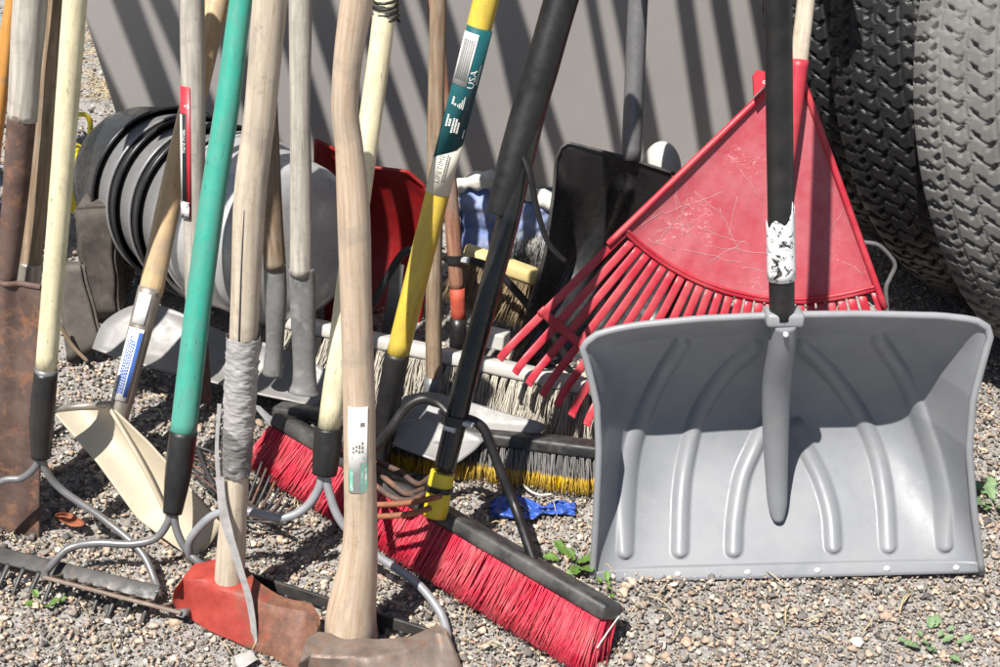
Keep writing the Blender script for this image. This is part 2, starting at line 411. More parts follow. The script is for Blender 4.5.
# ------------------------------------------------------------------ ground
def ground_mat():
    m, t, b = nt('sandy_grit'); o = coords(t, 'Object')
    a = nz(t, o, 30, 10, .75); v = N(t, 'ShaderNodeTexVoronoi', Scale=110); t.links.new(o, v.inputs['Vector'])
    c = ramp(t, a, [(.3, (.15, .13, .11)), (.55, (.27, .235, .20)), (.75, (.40, .35, .30))]).outputs[0]
    c2 = mixc(t, .45, c, v.outputs['Color']); 
    hs = N(t, 'ShaderNodeHueSaturation', Saturation=.12, Value=.7); t.links.new(c2, hs.inputs['Color'])
    t.links.new(mixc(t, .55, c, hs.outputs[0]), b.inputs['Base Color']); b.inputs['Roughness'].default_value = .95
    bump(t, b, v.outputs['Distance'], .8, .006); return m
gn = 60
V, F = [], []
xs = [-80, -20, -6]+list(np.linspace(-3, 3, 60))+[6, 20, 80]; ys = [-30, -6, 0]+list(np.linspace(1, 6, 60))+[12, 40, 150]
for y in ys:
    for x in xs:
        near = 1 <= y <= 6 and abs(x) <= 3
        V.append((x, y, -.004+(.004*noise.noise(Vector((x*4, y*4, 0))) if near else 0)))
for j in range(len(ys)-1):
    for i in range(len(xs)-1):
        a = j*len(xs)+i; F.append((a, a+1, a+1+len(xs), a+len(xs)))
g = mesh('ground', V, F, ground_mat(), None, True, base=(0, 0, 0)); g['kind'] = 'structure'

def gravel():
    bm = bmesh.new(); bmesh.ops.create_icosphere(bm, subdivisions=2, radius=1)
    iv = np.array([v.co[:] for v in bm.verts]); iff = np.array([[v.index for v in f.verts] for f in bm.faces]); bm.free()
    bm = bmesh.new(); bmesh.ops.create_icosphere(bm, subdivisions=1, radius=1)
    jv = np.array([v.co[:] for v in bm.verts]); jf = np.array([[v.index for v in f.verts] for f in bm.faces]); bm.free()
    def protos(bv, amp, n):
        out = []
        for k in range(n):
            v = bv.copy()
            for i in range(len(v)):
                p = Vector(bv[i]); v[i] *= 1+amp*noise.noise(p*1.1+Vector((k*7.3, 0, 0)))+amp*.5*noise.noise(p*2.3+Vector((0, k*5.1, 0)))
            # a few chipped flats
            for c in range(9):
                nn = rng.normal(size=3); nn /= np.linalg.norm(nn); d = .45+.25*rng.random()
                s = v@nn; over = s > d
                v[over] -= np.outer(s[over]-d, nn)
            out.append(v)
        return out
    Ph = protos(iv, .5, 30); Pl_ = protos(jv, .55, 40)
    pal = np.array([(.26, .235, .21), (.33, .29, .25), (.15, .14, .135), (.085, .082, .08), (.36, .275, .215), (.44, .35, .28), (.50, .45, .385),
                    (.20, .185, .17), (.40, .30, .24), (.30, .215, .17), (.55, .52, .47), (.12, .105, .095)])
    wts = np.array([14, 12, 12, 8, 12, 11, 9, 11, 9, 6, 5, 6.]); wts /= wts.sum()
    VV, FF, CC = [], [], []; off = 0
    def scatter(n, x0, x1, y0, y1, smin, smax, P, fidx, wedge=True, flat=.72, zoff=.25):
        nonlocal off
        k = 0
        for _ in range(n):
            y = y0+(y1-y0)*rng.random()
            hw = (y*.8387+.844)*.36*1.04+.03 if wedge else 1
            x = (rng.random()*2-1)*hw if wedge else x0+(x1-x0)*rng.random()
            if wedge and (x < x0 or x > x1): continue
            s = smin*(smax/smin)**(rng.random()**1.6)
            v = P[rng.integers(len(P))]*(s*.5*np.array([1+.35*rng.random(), .75+.35*rng.random(), flat*(.7+.5*rng.random())]))
            a, b_ = rng.random()*6.283, rng.normal()*.35
            ca, sa, cb, sb = math.cos(a), math.sin(a), math.cos(b_), math.sin(b_)
            Rm = np.array([[ca, -sa, 0], [sa, ca, 0], [0, 0, 1]])@np.array([[1, 0, 0], [0, cb, -sb], [0, sb, cb]])
            v = v@Rm.T + np.array([x, y, s*zoff*(.4+rng.random())])
            VV.append(v); FF.append(fidx+off); off += len(v)
            c = np.minimum(.75, pal[rng.choice(len(pal), p=wts)]*(.95+.55*rng.random())*np.array([.97, .95, .905]))
            CC.append(np.tile(np.append(c, 1), (len(v), 1)))
    scatter(1500, -1.3, 1.3, 1.36, 2.1, .012, .022, Ph, iff, zoff=.2)
    scatter(24000, -1.3, 1.3, 1.36, 2.3, .0048, .0135, Pl_, jf, flat=.8, zoff=.18)
    scatter(32000, -1.3, 1.3, 1.36, 2.2, .0024, .0058, Pl_, jf, zoff=.9)
    scatter(7000, -1.5, 1.5, 2.2, 3.0, .006, .017, Pl_, jf)
    scatter(3500, -1.9, -.75, 2.9, 4.6, .008, .022, Pl_, jf, wedge=False)
    # trodden-in clumps of grit piled a little higher
    V = np.concatenate(VV); F = np.concatenate(FF); C = np.concatenate(CC)
    me = bpy.data.meshes.new('gravel_stones')
    me.vertices.add(len(V)); me.vertices.foreach_set('co', V.astype(np.float32).ravel())
    me.loops.add(F.size); me.loops.foreach_set('vertex_index', F.astype(np.int32).ravel())
    me.polygons.add(len(F)); me.polygons.foreach_set('loop_start', np.arange(0, F.size, 3, dtype=np.int32))
    me.polygons.foreach_set('loop_total', np.full(len(F), 3, dtype=np.int32))
    me.update(); me.validate()
    at = me.color_attributes.new('stone', 'FLOAT_COLOR', 'POINT'); at.data.foreach_set('color', C.astype(np.float32).ravel())
    m, t, b = nt('stone_chips'); a = N(t, 'ShaderNodeAttribute', attribute_name='stone'); o = coords(t, 'Object')
    sp = ramp(t, nz(t, o, 350, 4, .7), [(.3, (.6, .6, .6)), (.7, (1.25, 1.25, 1.25))])
    mm = N(t, 'ShaderNodeMix', data_type='RGBA', blend_type='MULTIPLY'); mm.inputs[0].default_value = 1
    t.links.new(a.outputs['Color'], mm.inputs[6]); t.links.new(sp.outputs[0], mm.inputs[7])
    t.links.new(mm.outputs[2], b.inputs['Base Color']); b.inputs['Roughness'].default_value = .85
    bump(t, b, nz(t, o, 500, 4), .3, .001)
    ob = bpy.data.objects.new('gravel', me); COL.objects.link(ob); me.materials.append(m)
    props(ob, 'mixed grey and pinkish crushed gravel covering the yard', 'gravel', kind='stuff')
gravel()
def straws():
    parts = []
    for i in range(260):
        if i < 120: p = G(88+random.random()*40, 20+random.random()*85)
        else: p = G(random.random()*1000, 400+random.random()*260)
        a = random.random()*6.28; L = .015+.05*random.random() if i >= 120 else .04+.1*random.random()
        d = Vector((math.cos(a), math.sin(a), 0))
        pts = [p-d*L/2+Vector((0, 0, .008)), p+Vector((random.gauss(0, .004), random.gauss(0, .004), .016+.006*random.random())), p+d*L/2+Vector((0, 0, .008))]
        parts.append(tube_data(pts, .0007+.0007*random.random(), n=4))
    V, F, U = merge(parts); mesh('dry_grass', V, F, M['straw'], None, True, base=(0, 2, 0), label='dry straw and stalks strewn over the gravel', cat='dry grass', kind='stuff')
straws()

# ------------------------------------------------------------------ bristles
def strands(name, spec, mat, parent, n_side=3, seg=3, **k):
    """spec: list of (root, tip, radius, bend vector, shade)"""
    V, F, sh, al = [], [], [], []
    for root, tip, r, bend, s in spec:
        root, tip = Vector(root), Vector(tip); T = (tip-root).normalized()
        a = T.orthogonal().normalized(); b = T.cross(a); o = len(V); ph = random.random()*6
        for i in range(seg+1):
            t = i/seg; c = root.lerp(tip, t)+Vector(bend)*(t*t); rr = r*(1-.45*t)
            for j in range(n_side):
                q = ph+2*math.pi*j/n_side; V.append(c+a*math.cos(q)*rr+b*math.sin(q)*rr); sh.append(s); al.append(t)
        for i in range(seg):
            for j in range(n_side):
                kx = (j+1) % n_side; F.append((o+i*n_side+j, o+i*n_side+kx, o+(i+1)*n_side+kx, o+(i+1)*n_side+j))
        F.append(tuple(o+seg*n_side+j for j in range(n_side)))
    ob = mesh(name, V, F, mat, parent, True, **k)
    for nm, d in (('shade', sh), ('along', al)):
        at = ob.data.attributes.new(nm, 'FLOAT', 'POINT'); at.data.foreach_set('value', np.array(d, np.float32))
    return ob
def brush_head(parent, p0, p1, bdir, blen, width, thick, bmat, hmat, rows=5, step=.0125, per=12, hr=.0009, flare=.16, fuzz=.004, block='block', end_round=True, tuft_r=.0035, jit=.06, hjit=None):
    """block from p0 to p1 (its underside centre line), bristles growing along bdir"""
    hjit = hjit or jit
    p0, p1 = Vector(p0), Vector(p1); e = (p1-p0).normalized(); b = Vector(bdir); b = (b-e*b.dot(e)).normalized(); s = e.cross(b)
    L = (p1-p0).length
    bm = bmesh.new(); box_bm(bm, frame((p0+p1)/2-b*thick/2, e, z=-b), L, width, thick, min(thick, width)*.3)
    blk = from_bm(block, bm, bmat, parent, smooth=True)
    spec = []; n = int((L-.012)/step)
    for i in range(n+1):
        for r in range(rows):
            u = (r-(rows-1)/2)/max(1, (rows-1)/2)
            c = p0+e*(.006+(L-.012)*(i+.5*(r % 2)*.9)/(n+.5))+s*u*(width*.38)
            sh0 = random.random()
            lean = s*(u*flare*1.3)+e*((((i/n)*2-1)**3)*flare)+e*random.gauss(0, jit*.7)+s*random.gauss(0, jit)
            for h in range(per):
                q = e*random.gauss(0, 1)+s*random.gauss(0, 1)
                root = c+q*tuft_r*.6
                tip = root+(b+lean+e*random.gauss(0, hjit)+s*random.gauss(0, hjit)).normalized()*blen*(.93+.1*random.random())
                spec.append((root, tip, hr, q*fuzz, min(1, max(0, .6*sh0+.4*random.random()))))
    strands('bristles', spec, hmat, parent)
    return blk

# text wrapped on a round handle -------------------------------------------------
def axis_frame(A, B):
    A, B = Vector(A), Vector(B); ax = (B-A).normalized(); n = (Cc-A); n = (n-ax*n.dot(ax)).normalized(); return A, ax, n, n.cross(ax)
def sleeve(name, A, B, r, phi0, phi1, mat, parent, slant=0.0, n=20, r2=None, ns=2):
    """label: a thin curved sheet from A to B (lower to upper); phi is measured to the left of the viewer's side"""
    A0, ax, nn, lf = axis_frame(A, B); L = (Vector(B)-Vector(A)).length; r2 = r2 or r
    def f(u, v):
        ph = phi0+(phi1-phi0)*u; s = v*L+slant*(u-.5)*(1 if v < .5 else 0); rr = r+(r2-r)*v
        return A0+ax*s+(nn*math.cos(ph)+lf*math.sin(ph))*rr
    V, F, U = grid_mesh(f, n, ns); V, F = shell(V, F, .0004)
    return mesh(name, V, F, mat, parent, True)
def text_on(name, txt, A, B, r, s0, phi_c, size, mat, parent, vertical=False):
    cu = bpy.data.curves.new('lettering', 'FONT'); cu.body = txt; cu.size = size; cu.resolution_u = 2
    to = bpy.data.objects.new('lettering', cu); COL.objects.link(to)
    bpy.context.view_layer.update()
    me = bpy.data.meshes.new_from_object(to.evaluated_get(bpy.context.evaluated_depsgraph_get()))
    bpy.data.objects.remove(to); bpy.data.curves.remove(cu)
    V = [v.co.copy() for v in me.vertices]; F = [tuple(p.vertices) for p in me.polygons]; bpy.data.meshes.remove(me)
    A0, ax, nn, lf = axis_frame(A, B); hy = max(v.y for v in V)/2
    out = []
    for v in V:
        ph = phi_c+(v.y-hy)/r
        out.append(A0+ax*(s0+v.x)+(nn*math.cos(ph)+lf*math.sin(ph))*r)
    return mesh(name, out, F, mat, parent, False)
def strokes_on(name, rows, A, B, r, mat, parent):
    """rows of illegible small print: (s0, s1, phi0, phi1)"""
    A0, ax, nn, lf = axis_frame(A, B); V, F = [], []
    for s0, s1, a0, a1 in rows:
        o = len(V)
        for s, a in ((s0, a0), (s1, a0), (s1, a1), (s0, a1)): V.append(A0+ax*s+(nn*math.cos(a)+lf*math.sin(a))*r)
        F.append((o, o+1, o+2, o+3))
    return mesh(name, V, F, mat, parent, False)
def smallprint(L0, L1, ph0, ph1, lines, unit=.0016):
    rows = []
    for i in range(lines):
        a = ph0+(ph1-ph0)*(i+.1)/lines; b = ph0+(ph1-ph0)*(i+.75)/lines; s = L0+random.random()*.003
        while s < L1*(1-.15*random.random()):
            l = unit*(1+1.4*random.random()); rows.append((s, min(L1, s+l), a, b)); s += l+unit*.7
    return rows
def onaxis(pl, p, q, f):
    return pl.at(*p).lerp(pl.at(*q), f)
TOOLS = 'long-handled tools leaning in the row'
# ================================================================== panel, added shadow-casting rack
pan = Pl(3.0, 0.0)
t = thing('wall_panel', 'flat grey painted panel striped with shadows behind all the tools', 'panel', (0.4, 3.0, 0))
pts = [pan.at(*p) for p in [(118, 120), (86, 20), (-40, -375)]]
bl = pts[0]+(pts[0]-pts[1]).normalized()*.36; bl = pts[0]+(pts[0]-pts[1])*((pts[0].z-.02)/(pts[1].z-pts[0].z))
plate('board', [bl, Vector((1.75, 3.0, .02)), Vector((1.75, 3.0, 1.2)), Vector((pts[2].x, 3.0, 1.2))], .035, M['panel'], t, Vector((0, 1, 0)), bev=.004)

# unseen rack added above the view so its slats throw stripes on the panel
t = thing('added_shadow_rack', 'unseen wooden rack of slanting slats added above the tools to throw striped shadows on the grey panel', 'rack', (.3, 2.38, 0))
bm = bmesh.new(); box_bm(bm, Matrix.Translation((.25, 2.39, 2.33)), 3.9, .035, .07, .004); from_bm('shadow_rail', bm, M['wood_grey'], t)
x = -1.45; i = 0
while x < .60:
    wd = (.026+.024*random.random())*(1.35 if x < -.25 else 1); tilt = -.25+random.gauss(0, .03)
    bm = bmesh.new(); c = Vector((x-.16, 2.36, 1.54)); d = Vector((tilt, .0, 1)).normalized()
    box_bm(bm, frame(c, d, y=(1, 0, 0)), 1.66, wd, .014, .002)
    from_bm('shadow_slat', bm, M['wood_grey'], t); x += wd+.028+.062*random.random(); i += 1
for x in (-1.72, 2.16):
    bm = bmesh.new(); box_bm(bm, Matrix.Translation((x, 2.43, 1.19)), .06, .05, 2.38, .004); from_bm('shadow_post', bm, M['wood_grey'], t)

# ================================================================== tyres
def tyre_mesh(Ro, Wd, na=320, nc=64):
    """cross-section swept round local X; tread cut in as real grooves"""
    Ri = Ro*.60; prof = []
    for j in range(nc+1):
        s = j/nc
        prof.append(s)
    P = 88; V, F = [], []
    def section(s):
        # s 0..1 : left bead -> shoulder -> tread -> shoulder -> right bead
        if s < .26:
            q = s/.26; r = Ri+(Ro*.955-Ri)*q; x = -Wd*(.36+.19*math.sin(q*math.pi*.82)); return x, r, None
        if s > .74:
            q = (1-s)/.26; r = Ri+(Ro*.955-Ri)*q; x = Wd*(.36+.19*math.sin(q*math.pi*.82)); return x, r, None
        u = (s-.26)/.48*2-1; x = Wd*.46*u; r = Ro*(1-.045*abs(u)**3.2); return x, r, u
    def tri(x): x = x-math.floor(x); return 4*abs(x-.5)-1
    for i in range(na):
        a = 2*math.pi*i/na
        for j in range(nc+1):
            x, r, u = section(j/nc); d = 0
            if u is not None:
                ph = a*P/(2*math.pi); au = abs(u)
                for c0 in (-.52, -.10, .31, .70):
                    if abs(u-c0-.012*tri(ph)) < .014: d = max(d, .35)
                for q, (cu, sl, hw) in enumerate(((-.84, .6, .09), (-.62, -2.2, .06), (-.41, 2.6, .055), (-.20, -2.6, .055), (.01, 2.6, .055), (.22, -2.6, .055), (.42, 2.6, .055), (.62, -2.2, .06), (.84, .6, .09))):
                    w = u-cu
                    if abs(w) < hw:
                        f = (ph+(.0, .45, .2, .7, .35, .85, .1, .6, .3)[q]-w*sl) % 1
                        if f < .26: d = max(d, 1)
                f2 = (ph+.25*tri(u*2.4)) % 1
                if f2 < .15: d = max(d, .30)
                if au > .90 and (ph+.1) % 1 < .24: d = max(d, .8)
                r -= d*.009
            V.append((x, r*math.cos(a), r*math.sin(a)))
    m = nc+1
    for i in range(na):
        k = (i+1) % na
        for j in range(nc): F.append((i*m+j, i*m+j+1, k*m+j+1, k*m+j))
    n0 = len(V)                                     # closed inside
    for i in range(na):
        F.append((i*m+nc, i*m, ((i+1) % na)*m, ((i+1) % na)*m+nc))
    return V, F
TR, TW = .527, .27
V, F = tyre_mesh(TR, TW, 1584, 150)
ty = mesh('tyre', V, F, M['rubber_dusty'], None, True, base=(0, 0, 0), label='dusty grey lorry tyre with sunlit tread at the right edge', cat='tyre', group='tyres standing behind the snow shovel')
def set_tyre(o, x, y, yaw=R(-44), lean=R(-22)):
    o.rotation_euler = (0, lean, yaw); o.location = (x, y, TR*math.cos(lean)+TW*.42*math.sin(-lean))
set_tyre(ty, 1.175, 2.473)
ty.location.z = TR*math.cos(R(22))
for (x, y, lb) in ((1.075, 2.70, 'black tyre in shade squeezed between the dusty tyre and another black tyre'), (.985, 2.93, 'black tyre farthest left, its tread beside the red rake')):
    o = ty.copy(); COL.objects.link(o); o.material_slots[0].link = 'OBJECT'; o.material_slots[0].material = M['rubber']
    o['label'] = lb; set_tyre(o, x, y); o.location.z = ty.location.z

# ================================================================== tubs
TUBS = 'grey tubs nested on their side'
tub_ax = Vector((.66, -.74, .12)).normalized()
def tub(name, c, Rr, Lb, mat, label, cat='tub', taper=.86, tub_ax=tub_ax):
    """open tub lying on its side; c = rim centre, axis towards the mouth"""
    t = thing(name, label, cat, c-tub_ax*Lb/2-Vector((0, 0, Rr)), TUBS)
    z = tub_ax; x = z.orthogonal().normalized(); y = z.cross(x); th = .003
    prof = [(0, -Lb), (Rr*taper*.55, -Lb), (Rr*taper*.86, -Lb*.965), (Rr*taper*.97, -Lb*.90), (Rr*taper, -Lb*.82)]
    prof += [(Rr*(taper+(1-taper)*q), -Lb*.82*(1-q)) for q in (.2, .45, .7, .9, 1)]
    prof += [(Rr-th, 0)]+[(r-th, s) for r, s in reversed(prof[4:-1])]+[(r-th if r > th else 0, s+th) for r, s in reversed(prof[:4])]
    n = 64; V, F = [], []
    for r, s in prof:
        for j in range(n):
            a = 6.28318*j/n; V.append(c+z*s+(x*math.cos(a)+y*math.sin(a))*r)
    for i in range(len(prof)-1):
        for j in range(n): F.append((i*n+j, i*n+(j+1) % n, (i+1)*n+(j+1) % n, (i+1)*n+j))
    mesh('shell', V, F, mat, t, True)
    rim = [c+(x*math.cos(a)+y*math.sin(a))*(Rr+.001) for a in np.linspace(0, 6.28318, 65)]
    tube('rolled_rim', rim, .0030, mat, t, n=10, cap=False)
    return t
c0 = Pl(2.60, 0).at(172, 192)
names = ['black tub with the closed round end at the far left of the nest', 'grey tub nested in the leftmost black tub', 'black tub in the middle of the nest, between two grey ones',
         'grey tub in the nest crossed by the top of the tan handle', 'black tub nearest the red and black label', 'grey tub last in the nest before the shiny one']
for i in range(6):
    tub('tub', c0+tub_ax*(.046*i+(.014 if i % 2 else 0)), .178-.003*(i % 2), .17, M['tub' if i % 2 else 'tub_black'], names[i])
tub('tub', c0+tub_ax*.27+Vector((0, 0, .004)), .172, .20, M['zinc'], 'shiny galvanised tub facing the other way behind the pale taped handle', taper=.93, tub_ax=-tub_ax)

# ================================================================== weathered blocks on the left
def lump(name, P, th, mat, label, cat, nrm=None, amp=.006, fr=18, cuts=10):
    P = [Vector(p) for p in P]
    nr = Vector(nrm) if nrm is not None else Vector((0, 1, 0))
    bm = bmesh.new(); f = bm.faces.new([bm.verts.new(p) for p in P]); r = bmesh.ops.extrude_face_region(bm, geom=[f])
    for v in r['geom']:
        if isinstance(v, bmesh.types.BMVert): v.co += nr*th
    bmesh.ops.bevel(bm, geom=bm.edges[:], offset=.006, segments=2, affect='EDGES')
    bmesh.ops.subdivide_edges(bm, edges=bm.edges[:], cuts=cuts, use_grid_fill=True)
    for v in bm.verts: v.co += Vector((noise.noise(v.co*fr), noise.noise(v.co*fr+Vector((9, 0, 0))), noise.noise(v.co*fr+Vector((0, 9, 0)))))*amp
    return from_bm(name, bm, mat, None, smooth=True, label=label, cat=cat)
b1 = Pl(2.42, .12)
lump('block', [b1.at(*p) for p in [(74, 210), (112, 207), (120, 318), (82, 322)]], .09, M['blockgrey'], 'rough weathered block standing upright in shade below the grey tubs', 'block')
lump('stone', [Pl(2.46, .5).at(*p) for p in [(111, 236), (133, 262), (126, 300), (112, 292)]], .05, M['blockgrey'], 'small broken stone leaning on the right side of the upright block', 'stone', cuts=5)
b2 = Pl(2.26, .35)
lump('board', [b2.at(*p) for p in [(56, 262), (82, 262), (104, 348), (66, 366)]], .018, M['board'], 'dark weathered board slanting in front of the upright block', 'board', nrm=b2.n, amp=.003)
# thin stick below it
wire('stick', [Pl(2.24, .2).at(*p) for p in [(58, 322), (72, 345), (88, 362)]], 4, M['wood_dark'], None, label='thin dark stick lying below the slanting board', cat='stick')
# yellow can glimpsed left of the tubs
yp = Pl(2.80, 0)
t = thing('yellow_can', 'bright yellow plastic can glimpsed between the cream handle and the tubs', 'can', yp.at(72, 240))
cc = yp.at(62, 172); bm = bmesh.new()
r = bmesh.ops.create_cone(bm, segments=32, radius1=.055, radius2=.048, depth=.14, cap_ends=True, matrix=Matrix.Translation(cc+Vector((0, .02, -.02))))
bmesh.ops.bevel(bm, geom=[e for e in bm.edges if len(e.link_faces) == 2 and max(len(f.verts) for f in e.link_faces) > 4], offset=.008, segments=3, affect='EDGES')
from_bm('can_body', bm, M['yellow_pl'], t, smooth=True)
wire('can_handle', [yp.at(*p) for p in [(58, 150), (62, 122), (76, 115), (88, 117), (90, 135), (80, 160)]], 5, M['yellow_pl'], t)

# ================================================================== red scoop, black scoop, grey snow shovel
def scoop(name, Lp, Rp, top, pl, d0, mat, parent, nu=70, nv=60, th=.004, fpow=1.2, ribs=(), rib_h=.009, rib_w=5.5, upow=5, vpk=1.0, bottom=None):
    ribpts = [np.array([np.array(q) for q in catmull([list(p) for p in rb], 40)]) for rb in ribs]
    def dep(u, v): return d0*max(0, math.sin(math.pi*min(1, max(0, v))**vpk))**fpow*(1-abs(2*u-1)**upow)
    def f(u, v):
        lx, ly = polyat(Lp, v); rx, ry = polyat(Rp, v); px, py = lx+(rx-lx)*u, ly+(ry-ly)*u
        tx, ty = polyat(top, u); bx, by = Lp[-1][1]+(Rp[-1][1]-Lp[-1][1])*u, Lp[-1][2]+(Rp[-1][2]-Lp[-1][2])*u
        k = max(0, (v-.55)/.45)**1.5; px += (tx-bx)*k; py += (ty-by)*k
        q = pl.at(px, py, dep(u, v)); h = 0; x, y = pixel(q)
        for rp in ribpts:
            dd = np.min(np.hypot(rp[:, 0]-x, rp[:, 1]-y)); h = max(h, max(0, 1-(dd/(rib_w*1.55))**2)**1.0)
        return q-pl.n*h*rib_h
    V, F, U = grid_mesh(f, nu, nv)
    edge = [f(0, v) for v in np.linspace(0, 1, 24)]+[f(u, 1) for u in np.linspace(0.01, .99, 40)]+[f(1, v) for v in np.linspace(1, 0, 24)]
    V2, F2 = shell(V, F, th)
    o = mesh(name, V2, F2, mat, parent, True)
    return o, f, edge
# red scoop
rp = Pl(2.44, .25)
t = thing('red_scoop_shovel', 'deep red plastic scoop shovel blade glowing behind the axe handle and yellow handle', 'shovel', rp.at(375, 345))
o, f, e = scoop('blade', [(0, 328, 345), (.5, 322, 240), (.85, 316, 165), (1, 316, 140)], [(0, 412, 352), (.5, 430, 270), (.85, 430, 205), (1, 424, 186)], [(0, 316, 140), (.5, 368, 167), (.85, 408, 172), (1, 424, 186)], rp, .07, M['scoop_red'], t, 50, 40)
tube('edge_bead', e, .0045, M['scoop_red'], t, n=8)
shaft('socket', rp, [(352, 200, 22), (350, 260, 20), (350, 320, 12)], M['scoop_red'], t, wob=0, off=.03)
# black snow shovel
bp = Pl(2.25, .34)
t = thing('black_snow_shovel', 'scuffed black plastic snow shovel with a grey metal shaft behind the red rake', 'snow shovel', bp.at(590, 380), 'snow shovels')
o, f, e = scoop('blade', [(0, 505, 372), (.3, 528, 318), (.6, 546, 252), (.85, 554, 190), (.95, 556, 160), (1, 561, 148)], [(0, 668, 420), (.3, 690, 350), (.6, 706, 280), (.85, 716, 230), (1, 714, 196)],
      [(0, 561, 148), (.04, 568, 143), (.4, 620, 156), (.75, 675, 174), (1, 714, 196)], bp, .13, M['blackscoop'], t, 70, 60,
      ribs=[[(622, 190), (605, 235), (572, 290), (538, 352)], [(668, 205), (648, 250), (612, 305), (575, 362)]], rib_w=8, rib_h=.016)
tube('edge_bead', e, .0034, M['block_dusty'], t, n=8)
mp = Pl(2.25, .36)
shaft('shaft', mp, [ext((632, 155), (638, 0), -170)+(17,), (638, 0, 20), (631, 160, 20)], M['wire'], t, wob=0, smooth=False)
# pale jug behind it
jp = Pl(2.66, 0)
cc = jp.at(661, 172); bm = bmesh.new()
bmesh.ops.create_uvsphere(bm, u_segments=32, v_segments=20, radius=1, matrix=Matrix.Translation(cc) @ Matrix.Diagonal((.043, .05, .068, 1)))
from_bm('float', bm, M['white_block'], None, smooth=True, label='pale rounded plastic float showing above the black shovel rim', cat='float')

# grey snow shovel
gp = Pl(1.66, .18)
t = thing('grey_snow_shovel', 'grey plastic snow shovel with ribbed blade and black handle standing in front at the right', 'snow shovel', gp.at(787, 580), 'snow shovels')
def z5(*a): return [(560+x/1.768, 290+y/1.768) for x, y in a]
ribs = [z5((115, 460), (118, 380), (125, 300), (140, 240), (175, 160), (215, 95)), z5((212, 458), (215, 360), (225, 290), (245, 220), (290, 150), (345, 100)),
        z5((307, 457), (310, 400), (322, 330), (345, 275), (362, 240)), z5((483, 450), (478, 390), (460, 330), (432, 275), (418, 240)),
        z5((580, 450), (575, 370), (560, 290), (530, 220), (480, 150), (428, 100)), z5((680, 448), (675, 370), (660, 300), (640, 240), (610, 160), (565, 90))]
gd = .165
blade, gf, e = scoop('blade', [(0, 592, 583), (.25, 596, 520), (.5, 599, 450), (.7, 597, 405), (.85, 589, 370), (1, 583, 348)], [(0, 982, 573), (.25, 974, 510), (.5, 969, 450), (.7, 973, 400), (.85, 982, 365), (1, 990, 337)],
      [(0, 583, 348), (.02, 590, 337), (.07, 612, 330), (.15, 640, 325), (.3, 700, 319), (.5, 783, 315), (.7, 860, 314), (.88, 940, 316), (.96, 975, 320), (.99, 987, 327), (1, 990, 337)], gp, gd, M['greyplastic'], t, 260, 190, ribs=ribs, rib_h=.011, rib_w=6.0, fpow=1.15, upow=8)
tube('edge_bead', e, .0058, M['greylip'], t, n=10)
# wear strip along the cutting edge with rivets
Vs, Fs, Us = grid_mesh(lambda u, v: gf(u, .003+.040*v)-gp.n*.0025, 60, 5); V2, F2 = shell(Vs, Fs, .002); mesh('wear_strip', V2, F2, M['greyplastic'], t, True)
for x, y in ((612, 571.7), (678, 571), (748, 569), (818, 566.6), (888, 564), (957, 562.6)):
    u = (x-592)/390; c = gf(u, .022)-gp.n*.0045; bm = bmesh.new()
    bmesh.ops.create_uvsphere(bm, u_segments=14, v_segments=8, radius=1, matrix=frame(c, (1, 0, 0), z=-gp.n) @ Matrix.Diagonal((.0055, .0055, .003, 1)))
    from_bm('rivet', bm, M['rivet'], t, smooth=True)
# socket: from the blade face up over the rim
so = [(785, 540, gd*.34, 5), (785, 537, gd*.35, 12), (785, 524, gd*.40, 20), (785, 496, gd*.44, 23), (784, 450, gd*.42, 27), (783, 400, gd*.30, 30), (783, 350, gd*.05, 28), (783, 318, -.012, 27)]
Q = catmull([list(gp.at(x, y, d))+[pr(gp.at(x, y), w_)] for x, y, d, w_ in so], 8)
tube('socket', [q[:3] for q in Q], [float(q[3]) for q in Q], M['greyplastic'], t, n=24)
sh = Pl(1.648, .185)
bm = bmesh.new(); c = sh.at(784, 318); box_bm(bm, frame(c+Vector((0, .004, 0)), (1, 0, 0), z=(0, .18, 1)), .056, .042, .022, .006); from_bm('collar', bm, M['greylip'], t, smooth=True)
bm = bmesh.new(); bmesh.ops.create_uvsphere(bm, u_segments=12, v_segments=8, radius=.0045, matrix=Matrix.Translation(sh.at(783, 329, -.022))); from_bm('screw', bm, M['rivet'], t, smooth=True)
shaft('handle', sh, [ext((782, 318), (778, 0), -420)+(27,), (778, 0, 28), (782, 318, 25)], M['black_pl'], t, wob=0, smooth=False)
A, B = sh.at(781.5, 279), sh.at(780, 208)
A0, ax, nn, lf = axis_frame(A, B)
def flk(u, v):
    a = -1.75+3.5*u; top = .118*(.78+.2*noise.noise(Vector((a*1.7, 3, 0))))+ (.02 if a < -1.0 else 0)
    return A0+ax*(v*top)+(nn*math.cos(a)+lf*math.sin(a))*(pr(A, 26)+.0012)
Vs, Fs, Us = grid_mesh(flk, 30, 8); V2, F2 = shell(Vs, Fs, .0004); mesh('flaking_band', V2, F2, M['flake'], t, True)

